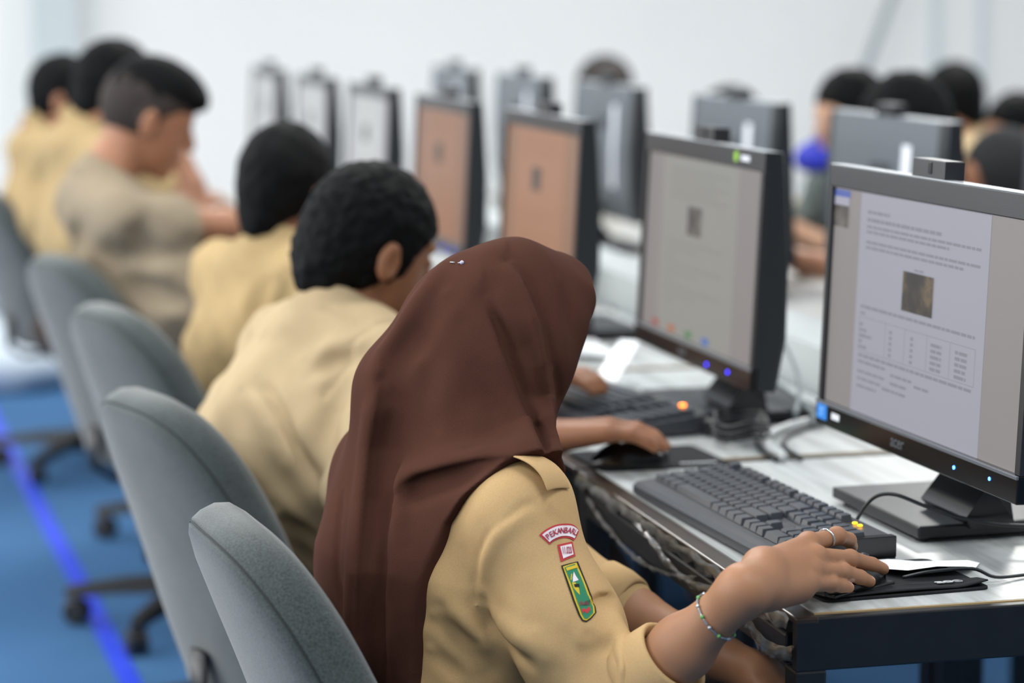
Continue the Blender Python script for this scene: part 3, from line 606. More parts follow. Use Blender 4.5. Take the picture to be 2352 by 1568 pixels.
def ring_mesh(rings, cap0, cap1):
    mb = MB(); n = len(rings[0]); v = [p for r in rings for p in r]
    f = [(i*n+j, i*n+(j+1) % n, (i+1)*n+(j+1) % n, (i+1)*n+j) for i in range(len(rings)-1) for j in range(n)]
    if cap0: v.append(sum(rings[0], Vector())/n); f += [(len(v)-1, (j+1) % n, j) for j in range(n)]
    if cap1: v.append(sum(rings[-1], Vector())/n); o = (len(rings)-1)*n; f += [(len(v)-1, o+j, o+(j+1) % n) for j in range(n)]
    return mb.add(v, f)
def make_chair(label):
    t = thing('office_chair', label, 'chair', (0, 0, 0), 0, 'grey fabric office chairs')
    ring_mesh([ring(0.15, -0.034), ring(0.4, -0.033), ring(0.65, -0.030), ring(0.85, -0.025), ring(1, -0.019, 0.012), ring(1, -0.0135, 0.004), ring(1, -0.010, 0.0035)], True, False).build('backrest_shell', M_chair, t, True)
    ring_mesh([ring(1, -0.011, 0.0045), ring(1, -0.008, 0.0005), ring(1, 0.004, -0.002), ring(1, 0.020, -0.001), ring(1, 0.034, 0.006), ring(1, 0.043, 0.020), ring(0.75, 0.048), ring(0.45, 0.046), ring(0.2, 0.044)], False, True).build('backrest_pad', M_chair, t, True)
    r_ = ring(1, -0.0112, 0.0028); MB().tube(r_+[r_[0], r_[1]], 0.0011, 6, False).build('backrest_seam', M_seam, t, True)
    so = catmull([(x, y, 0) for x, y in ((0.235, 0.0), (0.235, 0.12), (0.205, 0.20), (0.10, 0.232), (-0.05, 0.228), (-0.16, 0.20), (-0.21, 0.12), (-0.215, 0.0), (-0.21, -0.12), (-0.16, -0.20), (-0.05, -0.228), (0.10, -0.232), (0.205, -0.20), (0.235, -0.12))], 3)
    def sr(f, z, drop=0.0): return [Vector((p.x*f, p.y*f, z-drop*max(0, p.x*f-0.12)**2*6)) for p in so]
    ring_mesh([sr(0.3, 0.386), sr(0.9, 0.386), sr(0.985, 0.394), sr(1.0, 0.412), sr(0.985, 0.432), sr(0.93, 0.446), sr(0.7, 0.452), sr(0.3, 0.450)], True, True).build('seat', M_chair, t, True)
    MB().box((-0.13, -0.09, 0.335), (0.12, 0.09, 0.387), 0.012).build('seat_mechanism', M_black, t)
    MB().tube([(-0.10, 0, 0.352), (-0.20, 0, 0.350), (-0.245, 0, 0.38), (-0.245, 0, 0.47)], 0.024, 10, True, 0.35).build('back_bar', M_black, t, True)
    MB().tube([(0.03, 0.09, 0.36), (0.05, 0.20, 0.358), (0.06, 0.25, 0.35)], 0.006, 8).build('height_lever', M_black, t, True)
    MB().lathe([(0.032, 0.085), (0.032, 0.20), (0.026, 0.202), (0.026, 0.235), (0.016, 0.237), (0.016, 0.34)], 16).build('gas_column', M_black, t, True, 40)
    MB().lathe([(0.04, 0.07), (0.045, 0.08), (0.045, 0.115), (0.036, 0.125)], 16).build('base_hub', M_black, t, True, 40)
    for k in range(5):
        a = 2*PI*k/5; ca, sa = math.cos(a), math.sin(a); R2 = Matrix.Rotation(a, 4, 'Z')
        l = MB(); v = []
        for x, w, z0, z1 in ((0.03, 0.026, 0.075, 0.118), (0.17, 0.021, 0.072, 0.105), (0.275, 0.017, 0.064, 0.088), (0.298, 0.012, 0.062, 0.082)):
            v += [R2 @ Vector((x, -w, z0)), R2 @ Vector((x, w, z0)), R2 @ Vector((x, w*0.75, z1)), R2 @ Vector((x, -w*0.75, z1))]
        f = [(0, 1, 2, 3)[::-1], (12, 13, 14, 15)] + [(i*4+j, i*4+(j+1) % 4, i*4+4+(j+1) % 4, i*4+4+j) for i in range(3) for j in range(4)]
        l.add(v, f); l.build('base_leg', M_black, t)
        cm = Matrix.Translation((0.285*ca, 0.285*sa, 0)) @ Matrix.Rotation(a+0.9+k, 4, 'Z')
        w = MB(); w.lathe([(0.006, 0.045), (0.006, 0.066)], 8, cm)
        for s in (-1, 1): w.lathe([(0.012, -0.009), (0.026, -0.008), (0.0285, -0.003), (0.0285, 0.004), (0.024, 0.009)], 16, cm @ Matrix.Translation((0.012, s*0.013, 0.0287)) @ Matrix.Rotation(PI/2, 4, 'X'))
        w.box((-0.012, -0.006, 0.03), (0.02, 0.006, 0.056), 0.003, cm)
        w.build('caster', M_black, t, True, 40)
    return t
CH = [(0.638, 2.475, 6, 'nearest grey fabric office chair, behind the girl in the brown headscarf'), (0.617, 3.352, 18, 'grey fabric office chair behind the curly-haired boy'), (0.645, 4.34, 19, 'grey fabric office chair behind the boy with short tapered hair'), (0.617, 5.23, 20, 'grey fabric office chair behind the boy in the dull khaki shirt'), (0.75, 6.08, 18, 'grey office chair of the bending boy, mostly hidden behind the khaki shirt'), (0.53, 7.15, 18, 'dark grey office chair cut by the left picture edge')]
chair0 = None
for i, (x, y, a, lb) in enumerate(CH):
    c = make_chair(lb) if chair0 is None else copy_tree(chair0)
    if chair0 is None: chair0 = c
    c['label'] = lb; c.location = (x, y, 0); c.rotation_euler = (0, 0, math.radians(a))
# ================================================================== SDF modelling of people and cloth
f32 = np.float32
def V3(*a): return np.array(a, dtype=np.float64)
def rcone(P, a, b, r1, r2):
    a = np.asarray(a, f32); b = np.asarray(b, f32); ba = b-a; t = np.clip(((P-a)@ba)/(ba@ba), 0, 1)
    return np.linalg.norm(P-a-t[:, None]*ba, axis=1) - (r1+t*(r2-r1))
def ell(P, c, r, R=None):
    q = P-np.asarray(c, f32)
    if R is not None: q = q@np.asarray(R, f32)
    r = np.asarray(r, f32); k0 = np.linalg.norm(q/r, axis=1); k1 = np.linalg.norm(q/(r*r), axis=1)+1e-9
    return k0*(k0-1)/k1
def smin(a, b, k):
    h = np.clip(0.5+0.5*(b-a)/k, 0, 1); return b+(a-b)*h-k*h*(1-h)
def smax(a, b, k): return -smin(-a, -b, k)
def chain(P, pts, rs, k=0.02):
    d = None
    for i in range(len(pts)-1):
        e = rcone(P, pts[i], pts[i+1], rs[i], rs[i+1]); d = e if d is None else smin(d, e, k)
    return d
def poly_dist(P, pts):
    d = None
    for i in range(len(pts)-1):
        e = rcone(P, pts[i], pts[i+1], 0, 0); d = e if d is None else np.minimum(d, e)
    return d
def folds(P, d, lst):
    """raised ridges ('r') and pressed-in creases ('g') of cloth along polylines"""
    d = d.copy()
    for pts, w, a, kind in lst:
        A = np.asarray(pts, f32); lo = A.min(0)-3*w; hi = A.max(0)+3*w; m = np.nonzero(((P > lo) & (P < hi)).all(1))[0]
        if len(m) == 0: continue
        if kind in ('l', 'd'):      # one-sided step: cloth lies over cloth and drops sharply on one side
            Q = P[m]; sv = np.array([0.969, -0.246, 0.0], f32) if kind == 'l' else np.array([0.1, 0.0, -1.0], f32); best = np.full(len(Q), 9.0, f32); sg = np.zeros(len(Q), f32)
            for i in range(len(A)-1):
                ba = A[i+1]-A[i]; t = np.clip(((Q-A[i])@ba)/(ba@ba), 0, 1); D = Q-A[i]-t[:, None]*ba; q = np.linalg.norm(D, axis=1); u = q < best; best[u] = q[u]; sg[u] = (D@sv)[u]
            tp = np.clip(np.linalg.norm(Q-A[0], axis=1)/(2.5*w), 0, 1)*np.clip(0.3+np.linalg.norm(Q-A[-1], axis=1)/(2.5*w), 0, 1)
            d[m] -= a*tp*np.exp(-(best/w)**2)/(1+np.exp(np.clip(sg/0.0011, -30, 30))); continue
        q = poly_dist(P[m], pts); g = a*np.exp(-(q/w)**2)*np.clip(np.linalg.norm(P[m]-A[0], axis=1)/(3.5*w), 0, 1)*np.clip(0.25+np.linalg.norm(P[m]-A[-1], axis=1)/(5*w), 0, 1); d[m] += -g if kind == 'r' else g
    return d
def flat_chain(P, pts, rs, side, k, kk=0.03):
    """torso-like chain: cross-section stretched by k along the unit vector `side`"""
    side = np.asarray(side, f32); o = np.asarray(pts[0], f32)
    def sq(Q): s = (Q-o)@side; return Q-np.outer(s*(1-1/k), side)
    return chain(sq(P), [sq(np.asarray(p, f32)[None])[0] for p in pts], rs, kk)
def rot(yaw, pitch, roll=0.0):
    """columns: forward, left, up; pitch > 0 looks down"""
    cy, sy, cp, sp, cr, sr = math.cos(yaw), math.sin(yaw), math.cos(pitch), math.sin(pitch), math.cos(roll), math.sin(roll)
    Rz = np.array([[cy, -sy, 0], [sy, cy, 0], [0, 0, 1]]); Ry = np.array([[cp, 0, sp], [0, 1, 0], [-sp, 0, cp]]); Rx = np.array([[1, 0, 0], [0, cr, -sr], [0, sr, cr]])
    return Rz@Ry@Rx
def mesh_sdf(f, lo, hi, h, B=8, marg=0.012):
    lo = np.asarray(lo, f32); hi = np.asarray(hi, f32); nb = np.ceil((hi-lo)/(h*B)).astype(int)+1; n = nb*B
    g = np.stack(np.meshgrid(*[np.arange(k) for k in nb], indexing='ij'), -1).reshape(-1, 3)
    cen = lo+(g*B+(B-1)/2)*h; fc = f(cen.astype(f32)); act = np.abs(fc) < h*B*0.9+marg
    Vv = np.empty((len(g), B, B, B), f32); Vv[:] = fc[:, None, None, None]
    loc = np.stack(np.meshgrid(*[np.arange(B)]*3, indexing='ij'), -1).reshape(-1, 3).astype(f32)*h
    ai = np.nonzero(act)[0]; step = 700
    for s in range(0, len(ai), step):
        ii = ai[s:s+step]; P = (lo+g[ii]*B*h)[:, None, :]+loc[None]
        Vv[ii] = f(P.reshape(-1, 3).astype(f32)).reshape(-1, B, B, B)
    V = Vv.reshape(nb[0], nb[1], nb[2], B, B, B).transpose(0, 3, 1, 4, 2, 5).reshape(n)
    V[0] = V[-1] = 1; V[:, 0] = V[:, -1] = 1; V[:, :, 0] = V[:, :, -1] = 1
    ins = V < 0; cnt = np.zeros(tuple(n-1), np.int8)
    for dx in (0, 1):
        for dy in (0, 1):
            for dz in (0, 1): cnt += ins[dx:n[0]-1+dx, dy:n[1]-1+dy, dz:n[2]-1+dz]
    ci = np.argwhere((cnt > 0) & (cnt < 8)); idx = -np.ones(tuple(n-1), np.int32); idx[ci[:, 0], ci[:, 1], ci[:, 2]] = np.arange(len(ci))
    cor = [(dx, dy, dz) for dx in (0, 1) for dy in (0, 1) for dz in (0, 1)]
    val = np.stack([V[ci[:, 0]+a, ci[:, 1]+b, ci[:, 2]+c] for a, b, c in cor], 1)
    acc = np.zeros((len(ci), 3)); w = np.zeros(len(ci))
    for i, A in enumerate(cor):
        for j, Bc in enumerate(cor):
            if j <= i or sum(abs(A[k]-Bc[k]) for k in range(3)) != 1: continue
            va, vb = val[:, i], val[:, j]; m = (va < 0) != (vb < 0); t = np.where(m, va/(va-vb+1e-12), 0)
            pt = np.array(A)+t[:, None]*(np.array(Bc)-np.array(A)); acc += pt*m[:, None]; w += m
    vert = lo+(ci+acc/w[:, None])*h
    faces = []
    for ax in range(3):
        sl0 = [slice(1, -1)]*3; sl1 = [slice(1, -1)]*3; sl0[ax] = slice(0, -1); sl1[ax] = slice(1, None)
        a, b = ins[tuple(sl0)], ins[tuple(sl1)]; e = np.argwhere(a != b); off = np.array([1, 1, 1]); off[ax] = 0; e = e+off
        flip = ~ins[e[:, 0], e[:, 1], e[:, 2]]; u, v = (ax+1) % 3, (ax+2) % 3; q = []
        for du, dv in ((-1, -1), (0, -1), (0, 0), (-1, 0)):
            c = e.copy(); c[:, u] += du; c[:, v] += dv; q.append(idx[c[:, 0], c[:, 1], c[:, 2]])
        q = np.stack(q, 1); q[flip] = q[flip][:, ::-1]; faces.append(q)
    F = np.concatenate(faces); F = F[(F >= 0).all(1)]
    return vert, F
def smooth_verts(v, F, it=1, lam=0.5):
    n = len(v); e = np.concatenate([F[:, [0, 1]], F[:, [1, 2]], F[:, [2, 3]], F[:, [3, 0]]])
    for _ in range(it):
        acc = np.zeros_like(v); c = np.zeros(n); np.add.at(acc, e[:, 0], v[e[:, 1]]); np.add.at(c, e[:, 0], 1); np.add.at(acc, e[:, 1], v[e[:, 0]]); np.add.at(c, e[:, 1], 1)
        v = v+lam*(acc/np.maximum(c, 1)[:, None]-v)
    return v
def sdf_grad(f, P, e=0.0015):
    P = np.asarray(P, f32); g = np.stack([f(P+np.eye(3, dtype=f32)[i]*e)-f(P-np.eye(3, dtype=f32)[i]*e) for i in range(3)], 1)
    return g/(np.linalg.norm(g, axis=1)[:, None]+1e-9)
def project(f, P, off=0.0, it=4):
    P = np.asarray(P, f32)
    for _ in range(it): P = P-sdf_grad(f, P)*(f(P)-off)[:, None]
    return P
# ================================================================== end of SDF tools
def np_mesh(name, v, F, m, parent=None, smooth=True):
    me = bpy.data.meshes.new(name); me.from_pydata(np.asarray(v, float).tolist(), [], np.asarray(F).tolist())
    for mm in (m if isinstance(m, (list, tuple)) else [m]): me.materials.append(mm)
    if smooth: me.polygons.foreach_set('use_smooth', [True]*len(me.polygons))
    me.update(); return link(name, me, parent)
def sdf_obj(name, f, lo, hi, h, m, parent=None, sm=1):
    v, F = mesh_sdf(f, lo, hi, h); v = smooth_verts(v, F, sm); return np_mesh(name, v, F, m, parent)
def skin_mat(name, c1, c2): return mat(name, c1, 0.5, noise=(14, 3), col2=c2, sss=0.12, spec=0.35, bump=(350, 0.12, 0.0006))
M_skin_g = skin_mat('skin_light_brown', '#a27658', '#9b6f52')
M_hijab = mat('brown_headscarf_cloth', '#472e26', 1.0, noise=(1100, 2), col2='#4f342b', bump=(1500, 0.2, 0.0005), spec=0.04)
M_shirt_g = mat('tan_shirt_cloth', '#b99a6e', 0.9, noise=(700, 2), col2='#c1a276', bump=(1400, 0.2, 0.0005), spec=0.1)
M_nail = mat('finger_nail', '#c9a08f', 0.3, spec=0.5)
M_skirt = mat('dark_brown_skirt', '#241a18', 0.9)
M_silver = mat('silver_metal', '#b9bfc2', 0.25, metal=0.9)
M_greenst = mat('green_bead', '#5fa05a', 0.25)
HIJAB_FOLDS = [([[0.6114,2.5262,1.0449],[0.6238,2.504,0.9994],[0.6406,2.4921,0.9454],[0.6504,2.4795,0.9115],[0.6473,2.4063,0.8856]],0.03,0.016,'l'),([[0.6151,2.5254,1.0449],[0.6275,2.5035,0.9993],[0.6447,2.4928,0.9452],[0.655,2.4822,0.9108],[0.6516,2.408,0.8851]],0.008,0.009,'g'),([[0.6301,2.5233,1.0446],[0.6429,2.503,0.9988],[0.6615,2.4977,0.9437],[0.676,2.5023,0.9065],[0.6714,2.425,0.881]],0.017,0.012,'g'),([[0.6451,2.5576,1.081],[0.6584,2.5329,1.0546],[0.6684,2.5148,1.0183],[0.676,2.5063,0.9763],[0.6868,2.515,0.9338],[0.6731,2.4103,0.872]],0.008,0.006,'r'),([[0.6451,2.5576,1.081],[0.6584,2.5329,1.0546],[0.6684,2.5148,1.0183],[0.676,2.5063,0.9763],[0.6868,2.515,0.9338],[0.6731,2.4103,0.872]],0.032,0.02,'l'),([[0.6497,2.5564,1.0801],[0.6634,2.5333,1.0535],[0.6736,2.5161,1.017],[0.6815,2.5086,0.9748],[0.6942,2.5242,0.9311],[0.6801,2.4184,0.8692]],0.009,0.009,'g'),([[0.6282,2.5391,1.0643],[0.6342,2.5144,1.029],[0.643,2.5015,0.9924],[0.6537,2.4959,0.9501],[0.6639,2.4881,0.908]],0.014,0.006,'r'),([[0.5066,2.5675,0.9544],[0.5011,2.5652,0.9261],[0.4937,2.5692,0.8768],[0.485,2.5564,0.8233],[0.4703,2.5232,0.749],[0.4685,2.5294,0.6816],[0.4707,2.5281,0.6295]],0.018,0.014,'l'),([[0.5066,2.5675,0.9544],[0.5011,2.5652,0.9261],[0.4937,2.5692,0.8768],[0.485,2.5564,0.8233],[0.4703,2.5232,0.749],[0.4685,2.5294,0.6816],[0.4707,2.5281,0.6295]],0.011,0.015,'r'),([[0.5148,2.5514,0.9277],[0.5065,2.5505,0.8796],[0.4976,2.5369,0.8266],[0.4828,2.5033,0.7529],[0.4806,2.507,0.6866],[0.483,2.5067,0.6345]],0.014,0.028,'g'),([[0.5237,2.5302,0.8824],[0.5142,2.514,0.8304],[0.4996,2.4823,0.7567],[0.4969,2.4833,0.6916],[0.4995,2.4837,0.6397]],0.013,0.01,'r'),([[0.5066,2.5264,0.8316],[0.5206,2.5163,0.8483],[0.532,2.5043,0.8577],[0.5574,2.472,0.872],[0.5883,2.4397,0.8864],[0.615,2.4197,0.893]],0.02,0.012,'d'),([[0.5066,2.5264,0.8316],[0.5206,2.5163,0.8483],[0.532,2.5043,0.8577],[0.5574,2.472,0.872],[0.5883,2.4397,0.8864],[0.615,2.4197,0.893]],0.012,0.006,'r'),([[0.5083,2.5159,0.8212],[0.5223,2.5067,0.8376],[0.5337,2.4949,0.847],[0.5588,2.4616,0.8617],[0.5868,2.4183,0.8783]],0.012,0.016,'g'),([[0.5417,2.5446,0.9757],[0.5301,2.541,0.9336],[0.5283,2.5291,0.8925],[0.5354,2.5065,0.87]],0.03,0.024,'g'),([[0.5941,2.6021,1.0827],[0.56,2.5713,1.0531],[0.5346,2.5788,1.0169],[0.5112,2.5847,0.9807],[0.4953,2.5794,0.9482]],0.012,0.008,'r'),([[0.5752,2.5478,1.0496],[0.5489,2.55,1.0144],[0.5266,2.5603,0.9778],[0.5115,2.5586,0.945]],0.016,0.012,'g'),([[0.5876,2.5219,1.02],[0.5765,2.5163,0.969],[0.5609,2.5122,0.9226],[0.5515,2.5028,0.8961]],0.022,0.01,'r'),([[0.5537,2.5019,0.8985],[0.5826,2.4716,0.9002],[0.6226,2.4686,0.9107]],0.018,0.012,'g'),([[0.5999,2.5034,0.9652],[0.6107,2.4885,0.9339],[0.6233,2.4526,0.9017]],0.012,0.006,'g'),([[0.4681,2.6095,0.8269],[0.4574,2.5799,0.7794],[0.4534,2.5604,0.735],[0.4617,2.5417,0.695]],0.007,0.006,'g'),([[0.5065,2.4965,0.7947],[0.4961,2.4824,0.7268],[0.4947,2.4897,0.6577]],0.01,0.006,'g'),([[0.5173,2.4798,0.7882],[0.5075,2.469,0.7198],[0.5061,2.4758,0.6511]],0.012,0.006,'r'),([[0.7051,2.5597,1.0599],[0.7117,2.5417,1.0232],[0.7147,2.5343,0.9854]],0.01,0.005,'g'),([[0.6439,2.5146,1.0286],[0.6555,2.5027,0.9918],[0.6699,2.5018,0.9437]],0.01,0.005,'g')]
SHIRT_FOLDS = [([[0.6355,2.3847,0.8487],[0.6198,2.3839,0.845],[0.604,2.3859,0.8325],[0.5852,2.4003,0.812],[0.5792,2.4224,0.7818],[0.5766,2.4314,0.7545],[0.5789,2.4274,0.7303]],0.0045,0.0028,'g'),([[0.6301,2.3821,0.8426],[0.6102,2.3828,0.831],[0.5918,2.3929,0.8114],[0.5842,2.4099,0.7834],[0.5828,2.4257,0.7541]],0.01,0.005,'r'),([[0.5789,2.4274,0.7303],[0.5896,2.4227,0.7119],[0.6032,2.3922,0.6953],[0.614,2.3522,0.6865]],0.008,0.018,'g'),([[0.5851,2.4238,0.7355],[0.5983,2.4004,0.7193],[0.6098,2.3538,0.7095],[0.6276,2.3333,0.6999]],0.012,0.012,'r'),([[0.5358,2.4571,0.7162],[0.5519,2.4442,0.7042],[0.571,2.4348,0.6816],[0.5869,2.4318,0.6574]],0.012,0.012,'g'),([[0.5438,2.4502,0.7269],[0.5621,2.4368,0.7125],[0.5816,2.4292,0.6871]],0.012,0.01,'r'),([[0.5341,2.461,0.6771],[0.5526,2.4479,0.6602],[0.5697,2.4395,0.6446]],0.01,0.01,'g'),([[0.6707,2.3216,0.7194],[0.6879,2.3249,0.7201],[0.7049,2.3349,0.7229]],0.011,0.016,'r'),([[0.7049,2.3349,0.7229],[0.7105,2.3173,0.7123],[0.7024,2.2785,0.7003],[0.6985,2.2742,0.6799]],0.011,0.018,'r'),([[0.661,2.3201,0.7112],[0.6745,2.3187,0.7075],[0.6883,2.3181,0.7072]],0.01,0.01,'g'),([[0.7098,2.2938,0.7139],[0.7065,2.2738,0.7013],[0.7018,2.27,0.6809]],0.007,0.028,'g'),([[0.6438,2.3859,0.848],[0.6458,2.3812,0.835],[0.6583,2.3785,0.8187]],0.01,0.006,'g'),([[0.6384,2.3833,0.8442],[0.6396,2.3787,0.8312],[0.6477,2.3739,0.8157]],0.008,0.005,'r'),([[0.6614,2.3217,0.719],[0.6671,2.3168,0.697],[0.6672,2.3088,0.6739]],0.012,0.008,'g'),([[0.6204,2.3413,0.7213],[0.6315,2.3305,0.6958],[0.6379,2.3282,0.6706]],0.014,0.008,'g'),([[0.5652,2.4491,0.7969],[0.5747,2.4292,0.789]],0.012,0.008,'g'),([[0.6133,2.3675,0.7706],[0.6297,2.3414,0.7436],[0.6492,2.3277,0.732]],0.02,0.006,'g')]
BOY_FOLDS = [[([[0.487,3.391,0.825],[0.5005,3.3567,0.8141],[0.5113,3.3095,0.7872],[0.5283,3.2661,0.7448],[0.5505,3.238,0.7061]],0.007,0.018,'g'),([[0.4666,3.4024,0.8115],[0.4854,3.3605,0.8017],[0.4989,3.3095,0.7723],[0.5142,3.2737,0.7379]],0.016,0.012,'r'),([[0.5502,3.3532,0.8595],[0.585,3.3372,0.8792],[0.619,3.3187,0.8867]],0.016,0.0135,'r'),([[0.5416,3.3401,0.8418],[0.5825,3.3241,0.8613],[0.6206,3.2949,0.8727]],0.013,0.0135,'g'),([[0.498,3.2944,0.6544],[0.529,3.2791,0.628],[0.5605,3.2669,0.6041]],0.013,0.021,'g'),([[0.5076,3.3003,0.6153],[0.536,3.287,0.5948],[0.5633,3.2741,0.5805]],0.01,0.015,'g'),([[0.5791,3.408,0.9328],[0.6055,3.379,0.926],[0.6407,3.333,0.912]],0.005,0.009,'g'),([[0.5096,3.4953,0.8858],[0.5328,3.3988,0.8788],[0.5512,3.3591,0.8649]],0.02,0.0075,'g'),([[0.5658,3.3016,0.8232],[0.5368,3.2782,0.7791],[0.5276,3.2627,0.7332]],0.02,0.009,'r'),([[0.5921,3.3095,0.8457],[0.577,3.262,0.7984],[0.564,3.2263,0.7503]],0.018,0.009,'g')],[([[0.6285,4.2742,0.8821],[0.6128,4.2528,0.8224],[0.6174,4.2108,0.7653]],0.02,0.024,'g'),([[0.6691,4.2339,0.8775],[0.6513,4.224,0.8208],[0.6374,4.2038,0.7733]],0.014,0.0165,'g'),([[0.6011,4.3027,0.8719],[0.5864,4.2607,0.8066],[0.5788,4.24,0.7549]],0.02,0.015,'r'),([[0.6445,4.2514,0.8763],[0.633,4.2323,0.8165]],0.012,0.012,'r'),([[0.5292,4.3075,0.7473],[0.5438,4.2733,0.7161],[0.561,4.2602,0.6859]],0.014,0.015,'g')],[([[0.4929,4.9878,0.9572],[0.4796,4.9837,0.8906],[0.5005,4.9994,0.8345]],0.02,0.024,'g'),([[0.4541,5.0289,0.8327],[0.5298,4.9839,0.8155],[0.6107,4.982,0.8334]],0.022,0.021,'r'),([[0.4285,5.0524,0.7945],[0.5265,4.9633,0.7637],[0.6056,4.9518,0.7555]],0.022,0.024,'g'),([[0.4293,5.032,0.9865],[0.4222,5.0111,0.8714]],0.008,0.012,'g'),([[0.3742,5.1092,0.9637],[0.3711,5.1629,0.8582]],0.02,0.012,'g')]]
# ------------------------------------------------------------------ the girl in the brown headscarf
# === GIRL SDF BEGIN
gF = V3(0.924, 0.383, 0); gR = V3(0.383, -0.924, 0)
G_RS = V3(0.630, 2.442, 0.832); G_LS = V3(0.540, 2.712, 0.826); G_C7 = V3(0.600, 2.592, 0.880)
G_CH = V3(0.587, 2.590, 0.740); G_HIP = V3(0.545, 2.580, 0.470)
G_RE = V3(0.689, 2.352, 0.610); G_RW = V3(0.801, 2.215, 0.784)
G_LE = V3(0.735, 2.725, 0.680); G_LW = V3(0.885, 2.525, 0.628)
G_HC = V3(0.656, 2.607, 1.001); G_HR = rot(math.radians(31), math.radians(22))
def gh(x, y, z): return G_HC+G_HR@V3(x, y, z)
FING = {'A': [(0.9141,2.325,0.8010),(0.9541,2.352,0.8013),(0.9763,2.372,0.791),(0.9841,2.382,0.7812)],
 'B': [(0.9144,2.303,0.7910),(0.9596,2.328,0.7813),(0.992,2.346,0.7688),(1.0085,2.354,0.7617)],
 'C': [(0.9019,2.283,0.7815),(0.9421,2.305,0.774),(0.9672,2.318,0.7635),(0.9815,2.325,0.7563)],
 'D': [(0.8897,2.266,0.7735),(0.9212,2.285,0.7669),(0.9387,2.297,0.7608),(0.949,2.303,0.7569)]}
FRAD = {'A': (0.0105, 0.0090, 0.0080, 0.0066), 'B': (0.0105, 0.0092, 0.0082, 0.0068), 'C': (0.0102, 0.0088, 0.0078, 0.0064), 'D': (0.0095, 0.0080, 0.0070, 0.0058)}
def girl_hand(P):
    w = G_RW; d = None
    car = {'A': V3(0.836, 2.262, 0.7965), 'B': V3(0.834, 2.251, 0.7955), 'C': V3(0.831, 2.241, 0.7900), 'D': V3(0.829, 2.230, 0.7815)}
    for k in 'ABCD':
        m = np.array(FING[k][0])+(np.array(FING[k][0])-car[k])*-0.06; e = chain(P, [w, car[k], m], (0.0175, 0.0140, 0.0118 if k != 'D' else 0.0108), 0.02); d = e if d is None else smin(d, e, 0.010)
    d = smin(d, rcone(P, (0.834, 2.236, 0.770), (0.878, 2.262, 0.766), 0.0150, 0.0120), 0.012)   # heel of the hand
    th = [V3(0.838, 2.262, 0.772), V3(0.890, 2.322, 0.772), V3(0.932, 2.362, 0.768), V3(0.957, 2.383, 0.765)]
    d = smin(d, chain(P, th, (0.016, 0.0125, 0.0105, 0.008), 0.006), 0.012)
    fing = None
    for k in 'ABCD':
        pts = [np.array(p) for p in FING[k]]; r = FRAD[k]; e = chain(P, pts, r, 0.003)
        e = smin(e, np.linalg.norm(P-np.asarray(pts[1], f32), axis=1)-r[1]*1.07, 0.004); fing = e if fing is None else smin(fing, e, 0.0012)
    d = smin(d, fing, 0.0055)
    for k, kr in (('A', 0.0098), ('B', 0.0096), ('C', 0.0092), ('D', 0.0082)):
        d = smin(d, np.linalg.norm(P-np.asarray(FING[k][0], f32)+np.array([0.004, 0.002, -0.0025], f32), axis=1)-kr, 0.008)
    return d
def girl_arm(P):
    w = G_RW; e = G_RE; ax = (w-e)/np.linalg.norm(w-e); up = V3(0, 0, 1)-ax*ax[2]; up /= np.linalg.norm(up); sd = np.cross(ax, up)
    d = flat_chain(P, [e, e+(w-e)*0.25, e+(w-e)*0.6, w], (0.035, 0.0335, 0.0270, 0.0185), up, 1.10, 0.02)
    return smin(d, girl_hand(P), 0.026)
